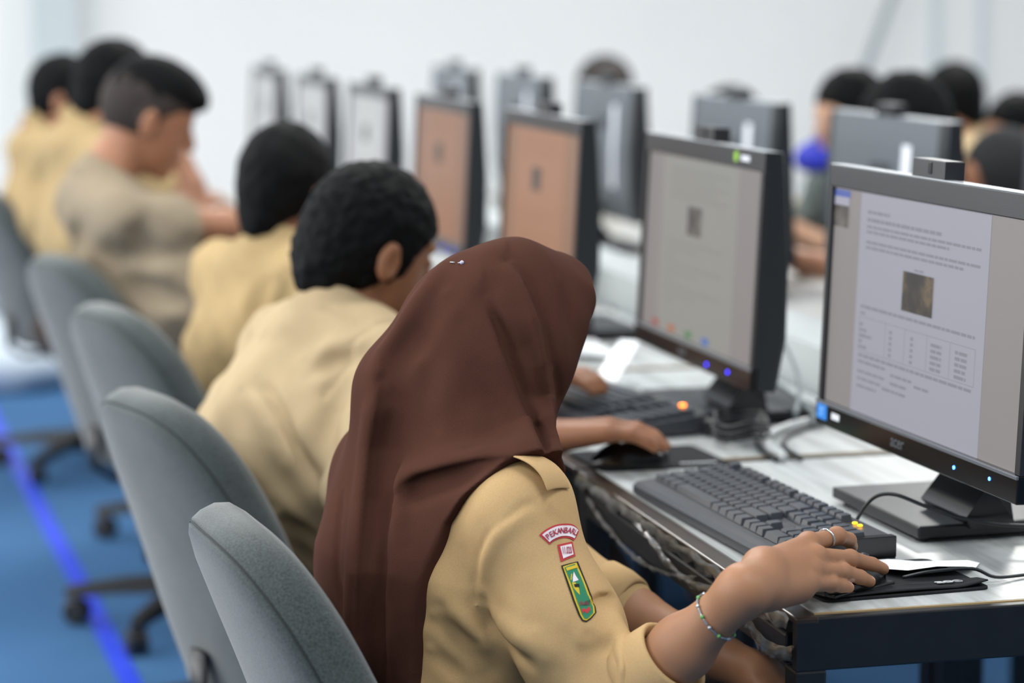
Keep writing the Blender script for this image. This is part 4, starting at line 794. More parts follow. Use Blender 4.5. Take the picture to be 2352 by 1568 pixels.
def girl_body(P):
    d = flat_chain(P, [G_HIP, G_CH, G_C7-V3(0, 0, 0.03)], (0.095, 0.085, 0.05), gR, 1.55, 0.08)
    d = smin(d, chain(P, [G_RS, G_C7-V3(0, 0, 0.02), G_LS], (0.042, 0.045, 0.042), 0.03), 0.05)
    d = smin(d, chain(P, [G_C7, gh(-0.01, 0, -0.09)], (0.048, 0.046), 0.02), 0.03)
    h = ell(P, gh(-0.014, 0, 0.000), (0.078, 0.062, 0.080), G_HR); h = smin(h, ell(P, gh(0.012, 0, -0.055), (0.050, 0.048, 0.052), G_HR), 0.02)
    h = smin(h, rcone(P, gh(0.060, 0, 0.00), gh(0.074, 0, -0.030), 0.006, 0.011), 0.012)
    h = smin(h, ell(P, gh(0.058, 0, -0.062), (0.012, 0.022, 0.010), G_HR), 0.01)
    for s in (-1, 1): h = smax(h, -ell(P, gh(0.064, s*0.026, -0.006), (0.014, 0.018, 0.010), G_HR), 0.012)
    d = smin(d, h, 0.02)
    d = smin(d, chain(P, [G_RS, G_RE], (0.045, 0.036), 0.02), 0.02)
    d = smin(d, girl_arm(P), 0.01)
    d = smin(d, chain(P, [G_LS, G_LE, G_LE*0.5+G_LW*0.5, G_LW], (0.045, 0.037, 0.034, 0.0235), 0.02), 0.02)
    lf = (G_LW-G_LE)/np.linalg.norm(G_LW-G_LE); lp = G_LW+lf*0.055
    d = smin(d, rcone(P, G_LW, lp, 0.021, 0.027), 0.02)
    sd = np.cross(lf, V3(0, 0, 1)); sd /= np.linalg.norm(sd)
    for i, o in enumerate((-0.026, -0.009, 0.009, 0.025)):
        b = lp+sd*o+lf*0.008; d = smin(d, chain(P, [b, b+lf*0.035+V3(0, 0, -0.006), b+lf*0.058+V3(0, 0, -0.018)], (0.010, 0.009, 0.007), 0.004), 0.006)
    d = smin(d, chain(P, [lp-lf*0.03-sd*0.02, lp-sd*0.045, lp+lf*0.025-sd*0.05], (0.012, 0.011, 0.008), 0.005), 0.01)
    for s in (-1, 1):
        hp = G_HIP+gR*0.085*s; kn = hp+gF*0.40+V3(0, 0, 0.02); an = kn+gF*0.02+V3(0, 0, -0.40)
        d = smin(d, chain(P, [hp, kn, an], (0.085, 0.055, 0.036), 0.03), 0.03); d = smin(d, rcone(P, an+V3(0, 0, -0.035), an+gF*0.15+V3(0, 0, -0.05), 0.034, 0.026), 0.03)
    return d
def girl_torso_cloth(P):
    d = flat_chain(P, [G_HIP, G_CH, G_C7-V3(0, 0, 0.035)], (0.108, 0.097, 0.058), gR, 1.55, 0.08)
    return smin(d, chain(P, [G_RS, G_C7-V3(0, 0, 0.018), G_LS], (0.052, 0.054, 0.052), 0.03), 0.055)
G_CUFF_A = G_RE+(G_RW-G_RE)*0.40
def girl_sleeve(P):
    d = chain(P, [G_RS+V3(-0.002, -0.004, -0.004), G_RS*0.45+G_RE*0.55+V3(0.003, -0.007, 0), G_RE+V3(0.004, -0.004, 0.0)], (0.054, 0.054, 0.054), 0.04)
    d = smin(d, rcone(P, G_RE+V3(0.008, -0.004, 0.0), G_CUFF_A, 0.054, 0.042), 0.03)
    return d
def girl_sleeve_l(P):
    e = G_LE; w = G_LE+(G_LW-G_LE)*0.42
    return chain(P, [G_LS, e, w], (0.056, 0.054, 0.047), 0.03)
def girl_shirt0(P):
    d = smin(girl_torso_cloth(P), girl_sleeve(P), 0.022); return smin(d, girl_sleeve_l(P), 0.03)
def girl_hijab0(P):
    h = ell(P, gh(0.006, 0, 0.000), (0.078, 0.074, 0.090), G_HR)
    # visor rim around the face
    rim = [gh(0.022+0.044*math.sin(a), 0.060*math.cos(a), 0.002+0.074*math.sin(a)) for a in [math.radians(x) for x in (-75, -45, -15, 15, 45, 70, 90, 110, 135, 165, 195, 225, 255)]]
    h = smin(h, rcone(P, gh(0.0, 0, 0.046), gh(0.050, 0, 0.062), 0.048, 0.030), 0.05)
    h = smin(h, chain(P, rim, [0.008]*len(rim), 0.01), 0.055)
    h = smin(h, chain(P, [gh(-0.025, 0, -0.004), V3(0.550, 2.616, 0.930), V3(0.552, 2.628, 0.80)], (0.060, 0.060, 0.072), 0.03), 0.05)      # gathered hair under the cloth
    h = smin(h, rcone(P, gh(0.01, 0, -0.06), gh(0.025, 0, -0.085), 0.050, 0.034), 0.03)
    # drape to shoulders, back and chest
    d = rcone(P, gh(-0.03, 0, -0.04), G_C7+V3(-0.002, 0.0, -0.045), 0.070, 0.092)
    d = smin(d, rcone(P, gh(-0.05, 0.02, -0.01), G_LS+V3(0.030, -0.03, -0.03), 0.060, 0.048), 0.04)
    d = smin(d, rcone(P, gh(-0.01, -0.03, -0.05), G_RS*0.55+G_C7*0.45+V3(-0.01, 0, 0.0), 0.060, 0.052), 0.04)
    d = smin(d, rcone(P, gh(0.00, 0, -0.07), V3(0.668, 2.572, 0.735), 0.046, 0.058), 0.03)
    t = smin(girl_torso_cloth(P), girl_sleeve(P), 0.022)-0.009
    t = smin(t, flat_chain(P, [V3(0.560, 2.585, 0.45), V3(0.562, 2.59, 0.74), V3(0.585, 2.592, 0.86)], (0.064, 0.080, 0.06), gR, 1.25, 0.08), 0.04)
    d = smin(d, t, 0.03)
    return smin(h, d, 0.045)
# === GIRL SDF END
def girl_shirt(P):
    ax = (G_RW-G_RE)/np.linalg.norm(G_RW-G_RE); la = (G_LW-G_LE)/np.linalg.norm(G_LW-G_LE)
    rs = girl_sleeve(P); cutp = (P-np.asarray(G_CUFF_A, f32))@np.asarray(ax, f32); nr = np.linalg.norm(P-np.asarray(G_CUFF_A, f32), axis=1) < 0.10
    rs = np.where(nr, smax(rs, cutp, 0.004), rs)
    ls = girl_sleeve_l(P)
    d = smin(smin(girl_torso_cloth(P), rs, 0.022), ls, 0.03)
    d = folds(P, d, SHIRT_FOLDS)
    d = d+0.0012*np.sin(P[:, 0]*60+P[:, 2]*45)*np.sin(P[:, 1]*50-P[:, 2]*38)
    return np.maximum(d, 0.44-P[:, 2])
HEM = ((0.40, 0.080), (0.642, 0.085), (0.71, 0.091), (0.767, 0.097), (0.813, 0.106), (0.835, 0.124), (0.857, 0.146), (0.872, 0.158), (0.884, 0.168), (0.90, 0.19), (1.2, 0.3))
def girl_hijab(P):
    d = folds(P, girl_hijab0(P), HIJAB_FOLDS)
    q = P-np.asarray(G_C7, f32); lat = q@np.asarray(gR, f32); fw = q@np.asarray(gF, f32)
    w = np.interp(P[:, 2], [a for a, b in HEM], [b for a, b in HEM]); w = np.where(lat > 0, np.where(fw < 0.035, w, np.minimum(0.128, w+0.035)), 0.4)
    d = smax(d, np.abs(lat)-w, 0.004)
    bot = np.where(fw > 0.0, 0.70, 0.50); d = np.maximum(d, bot-P[:, 2])
    # face opening
    fo = ell(P, gh(0.098, 0, -0.030), (0.062, 0.046, 0.070), G_HR); return smax(d, -fo, 0.006)
girl = thing('person', 'girl in a brown headscarf and tan shirt working with a mouse', 'person', (0.56, 2.585, 0.0))
girl_off = Matrix.Translation((-0.56, -2.585, 0.0))
def gput(o): o.matrix_local = girl_off; return o
_ax = (G_RW-G_RE)/np.linalg.norm(G_RW-G_RE); _cut = G_RE+(G_RW-G_RE)*0.30
def _pl(P): return (P-np.asarray(_cut, f32))@np.asarray(_ax, f32)
def _near(P): return np.linalg.norm(P-np.asarray(G_RW, f32), axis=1)-0.30
v1, F1 = mesh_sdf(lambda P: np.maximum(girl_arm(P), -_pl(P)), (0.66, 2.14, 0.62), (1.03, 2.42, 0.84), 0.0017); v1 = smooth_verts(v1, F1, 2)
v2, F2 = mesh_sdf(lambda P: np.maximum(girl_body(P), -np.maximum(-_pl(P), _near(P))), (0.30, 2.12, 0.0), (1.18, 2.95, 1.14), 0.008); v2 = smooth_verts(v2, F2, 1)
bv = np.concatenate([v1, v2]); bF = np.concatenate([F1, F2+len(v1)])
body = gput(np_mesh('body', bv, bF, [M_skin_g, M_nail], girl))
mi = np.zeros(len(bF), np.int32); fc = v1[F1].mean(1)
for k in 'BCD':
    p2_, p3_ = np.array(FING[k][2]), np.array(FING[k][3]); dr = (p3_-p2_)/np.linalg.norm(p3_-p2_); c_ = p3_+dr*0.0012
    u_ = V3(0.15, -0.15, 0.97); u_ -= dr*(u_@dr); u_ /= np.linalg.norm(u_); s_ = np.cross(dr, u_); q = fc-(c_+u_*0.0055)
    e_ = ((q@dr)/0.0068)**2+((q@s_)/0.0046)**2+((q@u_)/0.0050)**2; mi[:len(F1)][e_ < 1] = 1
body.data.polygons.foreach_set('material_index', mi)
shirt = gput(sdf_obj('shirt', girl_shirt, (0.36, 2.20, 0.43), (0.86, 2.85, 0.93), 0.0030, M_shirt_g, girl, 1))
hijab = gput(sdf_obj('headscarf', girl_hijab, (0.36, 2.36, 0.49), (0.84, 2.84, 1.14), 0.0024, M_hijab, girl, 1))
def skirt_f(P):
    d = flat_chain(P, [G_HIP+V3(0, 0, 0.05), G_HIP], (0.105, 0.115), gR, 1.45, 0.05)
    for s in (-1, 1):
        hp = G_HIP+gR*0.085*s; kn = hp+gF*0.41+V3(0, 0, 0.02); d = smin(d, chain(P, [hp, kn, kn+V3(0.02, 0, -0.34)], (0.10, 0.075, 0.085), 0.04), 0.06)
    return np.maximum(d, 0.13-P[:, 2])
gput(sdf_obj('skirt', skirt_f, (0.30, 2.30, 0.10), (1.14, 2.95, 0.66), 0.010, M_skirt, girl))
def conform(me, org, ux, uy, off, f=girl_shirt):
    """lay a flat mesh (x right, y up, z proud) onto the cloth"""
    co = np.array([v.co[:] for v in me.vertices]); P = org+np.outer(co[:, 0], ux)+np.outer(co[:, 1], uy); P = project(f, P, 0.0, 5)
    P = P+sdf_grad(f, P, 0.008)*(off+co[:, 2])[:, None]
    for v, p in zip(me.vertices, P): v.co = p
    me.update()
def patch_poly(name, pts, m, z, parent, org, ux, uy, thick=0.0006, sub=True):
    bm = bmesh.new(); vs_ = [bm.verts.new((x, y, 0)) for x, y in pts]; bm.faces.new(vs_); bmesh.ops.triangulate(bm, faces=bm.faces[:])
    for _ in range(4 if sub else 0): bmesh.ops.subdivide_edges(bm, edges=[e for e in bm.edges if e.calc_length() > 5], cuts=1, use_grid_fill=True); bmesh.ops.triangulate(bm, faces=bm.faces[:])
    bmesh.ops.triangulate(bm, faces=bm.faces[:]); bmesh.ops.recalc_face_normals(bm, faces=bm.faces[:])
    me = bpy.data.meshes.new(name); bm.to_mesh(me); bm.free(); me.materials.append(m); conform(me, org, ux, uy, z)
    o = link(name, me, parent); return o
PO = V3(0.6575, 2.3770, 0.8130); PX = V3(0.000540, 0.000275, -0.00008); PY = V3(0.0000936, 0.000336, 0.000380)   # stitch units on the sleeve
M_pred = mat('red_embroidery', '#b8353c', 0.8); M_pwhite = mat('white_patch_cloth', '#e4dbe2', 0.85); M_pblack = mat('black_embroidery', '#17191a', 0.85); M_pgreen = mat('green_patch_cloth', '#2c7d5c', 0.85); M_pyel = mat('yellow_embroidery', '#cdb32a', 0.8); M_pbrown = mat('brown_embroidery', '#6d4a48', 0.8); M_pmar = mat('crimson_lettering', '#a02a44', 0.8)
def arcpoly(cx, cy, ri, ro, a0, a1, n=14):
    A = [math.radians(a0+(a1-a0)*i/n) for i in range(n+1)]
    return [(cx+ro*math.cos(a), cy+ro*math.sin(a)) for a in A]+[(cx+ri*math.cos(a), cy+ri*math.sin(a)) for a in reversed(A)]
pk = patch_poly('town_patch', arcpoly(4, -46, 38.5, 71.5, 53, 138), M_pred, 0.0008, girl, PO, PX, PY); pk.matrix_local = girl_off; pk['label'] = 'curved white patch with red border reading PEKANBARU'
patch_poly('patch_field', arcpoly(4, -46, 42.5, 67, 57, 134), M_pwhite, 0.0016, pk, PO, PX, PY)
word = 'PEKANBARU'
for i, ch in enumerate(word):
    a = 129-i*(129-62)/(len(word)-1); o = text_mesh('patch_letter', ch, 18.5, M_pmar, pk, extrude=0, bold=0.35, sx=0.72); R2 = Matrix.Rotation(math.radians(a-90), 4, 'Z'); c_ = Vector((4+54.5*math.cos(math.radians(a)), -46+54.5*math.sin(math.radians(a)), 0))
    for v in o.data.vertices: v.co = c_+(R2 @ v.co)
    conform(o.data, PO, PX, PY, 0.0024)
def quad(cx, cy, w, h, sk): return [(cx-w/2+sk*h/2*-1, cy-h/2), (cx+w/2-sk*h/2, cy-h/2), (cx+w/2+sk*h/2, cy+h/2), (cx-w/2+sk*h/2, cy+h/2)]
nb_ = patch_poly('number_patch', [(-8, -22), (24, -17), (31, -51), (1, -60)], M_pred, 0.0008, girl, PO, PX, PY); nb_.matrix_local = girl_off; nb_['label'] = 'small white patch with red border reading 11.020'
patch_poly('patch_field', [(-2.5, -26.5), (20.5, -23), (26, -47.5), (5.5, -54)], M_pwhite, 0.0016, nb_, PO, PX, PY)
tx = text_mesh('patch_number', '11.020', 22, M_pmar, nb_, extrude=0, bold=0.3, sx=0.33)
for v in tx.data.vertices: v.co = Matrix.Rotation(math.radians(-3), 4, 'Z') @ v.co; v.co.x += 11.5-0.22*(v.co.y); v.co.y += -37.5
conform(tx.data, PO, PX, PY, 0.0024)
def emb(s):   # banner outline, s = inset
    return [(x+(x-(19-(y+66)*0.30))*0.16, y) for x, y in emb0(s)]
def emb0(s):
    return [(4+s, -68-s), (34-s, -64-s), (47-s, -105), (60-s, -145), (71-s, -172), (73-s, -186), (66-s*0.7, -196+s*0.6), (58, -201+s), (50+s*0.6, -197+s*0.7), (43+s, -184), (30+s, -150), (17+s, -110)]
em = patch_poly('emblem_patch', emb(0), M_pblack, 0.0008, girl, PO, PX, PY); em.matrix_local = girl_off; em['label'] = 'long green banner emblem patch with black and yellow border'
patch_poly('patch_yellow_border', emb(3.2), M_pyel, 0.0014, em, PO, PX, PY); patch_poly('patch_field', emb(6.2), M_pgreen, 0.0019, em, PO, PX, PY)
patch_poly('patch_yellow_bar', [(11, -76), (33, -73), (35.5, -80), (13.5, -83)], M_pyel, 0.0024, em, PO, PX, PY)
patch_poly('patch_white_sail', [(27, -88), (31, -98), (37, -109), (26, -111), (25.5, -100)], M_pwhite, 0.0024, em, PO, PX, PY)
patch_poly('patch_yellow_leaf', [(22, -92), (24, -92), (23, -106), (21, -104)], M_pyel, 0.0024, em, PO, PX, PY)
patch_poly('patch_yellow_wreath', [(24, -111), (31, -113), (38, -126), (41, -142), (36, -136), (28, -124)], M_pyel, 0.0024, em, PO, PX, PY)
patch_poly('patch_black_hull', [(28, -116), (38, -118), (39, -125), (30, -123)], M_pblack, 0.0029, em, PO, PX, PY)
patch_poly('patch_brown_mark', [(41, -157), (45, -155), (47, -160), (53, -156), (57, -159), (56, -163), (43, -164)], M_pbrown, 0.0024, em, PO, PX, PY)
patch_poly('patch_red_mark', [(46, -172), (50, -171), (54, -175), (60, -170), (63, -178), (57, -184), (52, -178), (48, -181)], M_pred, 0.0024, em, PO, PX, PY)
# rolled cuff of the right sleeve, a thick folded band around the forearm
def cuff_ring(c, ax, prof, up, n=40, wob=0.0):
    ax = Vector(ax).normalized(); u = Vector(up); u = (u-ax*u.dot(ax)).normalized(); w = ax.cross(u); P = []
    for t, r in prof:
        row = []
        for k in range(n+1):
            a = 2*PI*k/n; rr = r*(1+wob*math.sin(2*a+0.7)+wob*0.6*math.sin(3*a+2)); row.append(Vector(c)+ax*t+u*rr*math.cos(a)+w*rr*math.sin(a)*0.92)
        P.append(row)
    return MB().grid(P)
gput(cuff_ring(G_CUFF_A-_ax*0.004, _ax, [(0.026, 0.033), (0.037, 0.0370), (0.0385, 0.0400), (0.035, 0.0425), (0.020, 0.0450), (0.0, 0.0475), (-0.012, 0.0490), (-0.0145, 0.0470), (-0.010, 0.042)], (0, 0, 1), 40, 0.035).build('sleeve_cuff', M_shirt_g, girl, True))
_la = (G_LW-G_LE)/np.linalg.norm(G_LW-G_LE)
gput(cuff_ring(G_LE+_la*0.098, _la, [(0.024, 0.038), (0.030, 0.042), (0.028, 0.046), (0.01, 0.0505), (-0.014, 0.0525), (-0.016, 0.050)], (0, 0, 1), 32, 0.03).build('sleeve_cuff', M_shirt_g, girl, True))
# shoulder strap
sp_ = [V3(0.612, 2.442, 0.890), V3(0.626, 2.424, 0.892), V3(0.644, 2.406, 0.886), V3(0.656, 2.396, 0.872), V3(0.660, 2.392, 0.856)]; P = []
for i, p in enumerate(sp_):
    w_ = V3(0.7, 0.68, -0.12)*(0.044 if i else 0.034); P.append([p-w_*0.55, p-w_*0.5+V3(0, 0, 0.002), p+V3(0, 0, 0.0035), p+w_*0.5+V3(0, 0, 0.002), p+w_*0.55])
mb = MB(); mb.grid(P); o = gput(mb.build('shoulder_strap', M_shirt_g, girl, True)); s = o.modifiers.new('thick', 'SOLIDIFY'); s.thickness = 0.0022; o.modifiers.new('sub', 'SUBSURF').levels = 2; o.modifiers['sub'].render_levels = 2
# ring, bracelet, scarf pin
a_, b_ = np.array(FING['A'][0]), np.array(FING['A'][1]); rc = a_*0.42+b_*0.58; rd = Vector(b_-a_).normalized(); ru = Vector((0, 0, 1)); ru = (ru-rd*ru.dot(rd)).normalized(); rw = rd.cross(ru)
rg = MB().tube([Vector(rc)+(ru*math.cos(2*PI*k/24)+rw*math.sin(2*PI*k/24))*0.0103 for k in range(25)], 0.0013, 8); gput(rg.build('finger_ring', M_silver, girl, True))
wc = G_RE+(G_RW-G_RE)*0.82; wa = Vector(_ax); wu = Vector((0.35, 0.25, 0.9)); wa2 = (wa+Vector((0.05, 0.0, -0.05))).normalized(); wu = (wu-wa2*wu.dot(wa2)).normalized(); wv = wa2.cross(wu)
ringp = project(girl_arm, np.array([list(Vector(wc)+(wu*math.cos(2*PI*k/48)+wv*math.sin(2*PI*k/48))*0.030) for k in range(48)]), 0.0016, 6)
br = MB().tube([Vector(p) for p in ringp]+[Vector(ringp[0])], 0.0007, 6, False).build('bracelet', M_silver, girl, True); br.matrix_local = girl_off
for k in range(0, 48, 4):
    p, q = Vector(ringp[k]), Vector(ringp[(k+2) % 48])
    MB().tube([p.lerp(q, 0.1), p.lerp(q, 0.9)], 0.0013, 6).build('bracelet_bar', M_silver, br)
    c_ = Vector(ringp[(k+3) % 48]); MB().lathe([(0.0004, -0.0022), (0.0019, -0.0012), (0.0022, 0), (0.0019, 0.0012), (0.0004, 0.0022)], 10, Matrix.Translation(c_)).build('bracelet_bead', M_greenst if k % 8 else M_silver, br, True)
pn = MB(); pp = [Vector(p) for p in project(girl_hijab, np.array([[0.5795, 2.5769, 1.0913], [0.5831, 2.571, 1.0923], [0.5859, 2.5665, 1.0927], [0.5899, 2.5625, 1.0934]]), 0.0012, 4)]
po = pn.tube([pp[0], pp[1]], 0.0006, 6).build('scarf_pin', M_silver, girl, True); po.matrix_local = girl_off
MB().tube([pp[2], pp[3]], 0.0006, 6).build('pin_needle', M_silver, po, True)
MB().lathe([(0.0004, -0.0024), (0.0019, -0.0014), (0.0024, 0), (0.0019, 0.0014), (0.0004, 0.0024)], 12, Matrix.Translation(pp[3])).build('pin_pearl', mat('pearl', '#b9b9d6', 0.2, spec=0.7), po, True)
# ------------------------------------------------------------------ the other students
def unit(v): v = np.asarray(v, float); return v/np.linalg.norm(v)
def hand_sdf(P, w, d, n, flip=1, curl=0.5, s=1.0):
    """hand at wrist w along d, back of the hand towards n; flip=1 right hand"""
    d = unit(d); n = unit(np.asarray(n)-d*(np.asarray(n)@d)); sd = np.cross(n, d)*flip     # towards the thumb
    p = w+d*0.085*s; h = None
    for o in (-0.027, -0.009, 0.009, 0.026):
        e = rcone(P, w+sd*o*0.4, p+sd*o*s, 0.019*s, 0.0135*s); h = e if h is None else smin(h, e, 0.012)
    for o, L in ((-0.027, 0.82), (-0.009, 0.95), (0.009, 1.0), (0.026, 0.94)):
        b = p+sd*o*s; a1 = d*math.cos(curl*0.4)-n*math.sin(curl*0.4); a2 = d*math.cos(curl*1.1)-n*math.sin(curl*1.1); a3 = d*math.cos(curl*1.6)-n*math.sin(curl*1.6)
        p1 = b+a1*0.040*L*s; p2 = p1+a2*0.026*L*s; p3 = p2+a3*0.018*L*s
        h = smin(h, chain(P, [b, p1, p2, p3], (0.0115*s, 0.0098*s, 0.0088*s, 0.0072*s), 0.004), 0.005)
    t0 = w+d*0.025*s+sd*0.022*s; t1 = w+d*0.062*s+sd*0.046*s-n*0.008; t2 = t1+d*0.030*s+sd*0.006-n*0.006
    return smin(h, chain(P, [t0, t1, t2], (0.016*s, 0.0118*s, 0.009*s), 0.005), 0.012)
HL = {'curly': ([-0.12, -0.085, -0.03, 0.004, 0.010, 0.030, 0.040, 0.058, 0.09, 0.14], [-0.125, -0.118, -0.095, -0.050, -0.052, -0.058, -0.004, 0.026, 0.050, 0.055]),
      'short': ([-0.12, -0.085, -0.03, 0.004, 0.022, 0.040, 0.058, 0.09, 0.14], [-0.128, -0.120, -0.078, -0.022, -0.024, 0.012, 0.034, 0.056, 0.06]),
      'fringe': ([-0.12, -0.085, -0.03, 0.004, 0.030, 0.058, 0.09, 0.14], [-0.030, -0.022, 0.000, 0.012, 0.020, 0.030, 0.034, 0.030])}
def student(label, hip, yaw, c7, hc, hyaw, hpitch, arms, hair='short', shirt=None, skin=None, hairm=None, vox=0.009, sw=0.175, seed=0, roll=0.0, scarf=None, sleeve=0.55, legs=True, collar=True, tall=1.0, tflat=1.5, tr=None, group='seated students', creases=(), hs=1.0):
    hip = V3(*hip); c7 = V3(*c7); hc = V3(*hc); F = V3(math.cos(yaw), math.sin(yaw), 0); Lf = V3(-math.sin(yaw), math.cos(yaw), 0); HR = rot(hyaw, hpitch, roll)
    def H(x, y, z): return hc+HR@V3(x, y, z)
    def sc(f):      # head size
        if hs == 1.0: return f
        h0 = np.asarray(hc, f32); return lambda P: f((P-h0)/f32(hs)+h0)*f32(hs)
    RS = c7+V3(0, 0, -0.055)-Lf*sw+F*0.015; LS = c7+V3(0, 0, -0.055)+Lf*sw+F*0.015; ch = hip*0.42+c7*0.58-F*0.015*tall
    (RE, RW, Rn), (LE, LW, Ln) = [tuple(V3(*q) for q in a) for a in arms]
    tp = tr or (0.105, 0.105, 0.062)
    def head(P):
        h = ell(P, H(-0.008, 0, 0.018), (0.094, 0.073, 0.092), HR); h = smin(h, ell(P, H(0.030, 0, -0.050), (0.058, 0.054, 0.066), HR), 0.03)
        h = smin(h, ell(P, H(0.066, 0, -0.100), (0.020, 0.024, 0.016), HR), 0.02)
        h = smin(h, rcone(P, H(0.088, 0, 0.006), H(0.104, 0, -0.030), 0.006, 0.0115), 0.012); h = smin(h, ell(P, H(0.084, 0, -0.064), (0.012, 0.023, 0.010), HR), 0.008)
        h = smin(h, ell(P, H(0.076, 0, 0.022), (0.014, 0.045, 0.009), HR), 0.012)
        for s in (-1, 1):
            h = smax(h, -ell(P, H(0.090, s*0.031, 0.002), (0.014, 0.018, 0.010), HR), 0.012); h = smin(h, ell(P, H(0.076, s*0.031, 0.001), (0.011, 0.013, 0.008), HR), 0.004)
            e = ell(P, H(-0.004, s*0.079, -0.018), (0.019, 0.009, 0.031), HR); e = smax(e, -ell(P, H(0.003, s*0.089, -0.018), (0.011, 0.010, 0.020), HR), 0.003); h = smin(h, e, 0.006)
        return h
    head = sc(head)
    def skinf(P):
        d = flat_chain(P, [hip, ch, c7-V3(0, 0, 0.04)], (0.09, 0.09, 0.05), Lf, tflat, 0.08)
        d = smin(d, chain(P, [RS, c7-V3(0, 0, 0.03), LS], (0.045, 0.05, 0.045), 0.03), 0.04)
        d = smin(d, chain(P, [c7-F*0.0, H(-0.022, 0, -0.075)], (0.058, 0.053), 0.02), 0.03); d = smin(d, head(P), 0.022)
        for (S, E, W_, nn, fl) in ((RS, RE, RW, Rn, 1), (LS, LE, LW, Ln, -1)):
            d = smin(d, chain(P, [S, E, E*0.55+W_*0.45, W_], (0.046, 0.039, 0.036, 0.026), 0.02), 0.02); d = smin(d, hand_sdf(P, W_, unit(W_-E)*0.8+nn[0]*0+V3(0, 0, -0.1), nn, fl), 0.014)
        if legs:
            for s in (-1, 1):
                hp = hip+Lf*0.09*s; kn = hp+F*0.40+V3(0, 0, 0.02); an = kn+V3(0, 0, -0.40); d = smin(d, chain(P, [hp, kn, an], (0.08, 0.055, 0.04), 0.03), 0.03); d = smin(d, rcone(P, an+V3(0, 0, -0.035), an+F*0.16+V3(0, 0, -0.05), 0.036, 0.028), 0.03)
        return d
    rr = random.Random(seed); ph = [rr.uniform(0, 6) for _ in range(8)]
    def shirtf(P):
        d = flat_chain(P, [hip, ch, c7-V3(0, 0, 0.045)], tp, Lf, tflat, 0.09); d = smin(d, chain(P, [RS, c7-V3(0, 0, 0.03), LS], (0.058, 0.060, 0.058), 0.03), 0.06)
        for (S, E, W_) in ((RS, RE, RW), (LS, LE, LW)):
            if sleeve < 1: d = smin(d, chain(P, [S, S*(1-sleeve)+E*sleeve], (0.060, 0.060), 0.03), 0.035); q = (P-np.asarray(S*(1-sleeve)+E*sleeve, f32))@np.asarray(unit(E-S), f32); nr = np.linalg.norm(P-np.asarray(S*(1-sleeve)+E*sleeve, f32), axis=1) < 0.085; d = np.where(nr, np.maximum(d, q-0.004), d)
            else: m_ = E*(1-(sleeve-1))+W_*(sleeve-1); d = smin(d, chain(P, [S, E, m_], (0.060, 0.057, 0.050), 0.03), 0.035); q = (P-np.asarray(m_, f32))@np.asarray(unit(W_-E), f32); nr = np.linalg.norm(P-np.asarray(m_, f32), axis=1) < 0.075; d = np.where(nr, np.maximum(d, q-0.004), d)
        # hanging folds of the cloth
        u = P@np.asarray(Lf, f32); x = P@np.asarray(F, f32); z = P[:, 2]
        g = np.sin(u*34+z*26+ph[0]+1.2*np.sin(z*15+ph[1]))*np.sin(x*28-z*18+ph[2]+1.1*np.sin(u*12+ph[3])); d = d-0.0042*g-0.0022*np.sin(u*70-z*52+ph[4])*np.sin(x*52+z*40+ph[5])
        for S, sg in ((RS, -1), (LS, 1)):
            q = (P-np.asarray(S, f32)); s_ = q@np.asarray(Lf*sg, f32); rr_ = np.linalg.norm(q-np.outer(s_, Lf*sg), axis=1); near = (rr_ < 0.12); d = d+0.004*np.exp(-((s_+0.012)/0.0035)**2)*near
        d = folds(P, d, creases)
        if collar:
            cp = c7+V3(0, 0, 0.012)+F*0.012; ax = unit(H(-0.01, 0, -0.06)-c7); q = P-np.asarray(cp, f32); t = q@np.asarray(ax, f32); r_ = np.linalg.norm(q-np.outer(t, ax), axis=1)
            c_ = np.maximum(np.abs(r_-(0.066-0.15*t))-0.005, np.abs(t)-0.026); d = smin(d, c_, 0.008)
        return np.maximum(d, hip[2]-0.04-P[:, 2])
    lo = np.minimum.reduce([hip-0.24, c7-0.30, hc-0.16, RW-0.16, LW-0.16, RE-0.1, LE-0.1]); hi = np.maximum.reduce([hip+0.24, c7+0.30, hc+0.16, RW+0.16, LW+0.16, RE+0.1, LE+0.1])
    if legs: k_ = hip+F*0.62; lo = np.minimum(lo, k_-0.18); hi = np.maximum(hi, k_+0.18); lo[2] = 0.0
    t = thing('person', label, 'person', (hip[0], hip[1], 0), 0, group); off = Matrix.Translation((-hip[0], -hip[1], 0))
    def put(o): o.matrix_local = off; return o
    put(sdf_obj('body', skinf, lo, hi, vox, skin, t))
    put(sdf_obj('shirt', shirtf, np.minimum.reduce([hip-0.26, c7-0.34, RE-0.12, LE-0.12]), np.maximum.reduce([hip+0.26, c7+0.34, RE+0.12, LE+0.12]), vox, shirt, t))
    if legs:
        def trf(P):
            d = flat_chain(P, [hip+V3(0, 0, 0.06), hip], (0.105, 0.115), Lf, 1.4, 0.05)
            for s in (-1, 1):
                hp = hip+Lf*0.09*s; kn = hp+F*0.40+V3(0, 0, 0.02); d = smin(d, chain(P, [hp, kn, kn+V3(0, 0, -0.36)], (0.095, 0.070, 0.060), 0.03), 0.04)
            return np.maximum(d, 0.10-P[:, 2])
        k_ = hip+F*0.40; put(sdf_obj('trousers', trf, np.minimum(hip-0.25, k_-0.25)*V3(1, 1, 0)+V3(0, 0, 0.06), np.maximum(hip+0.25, k_+0.25), 0.012, M_trous, t))
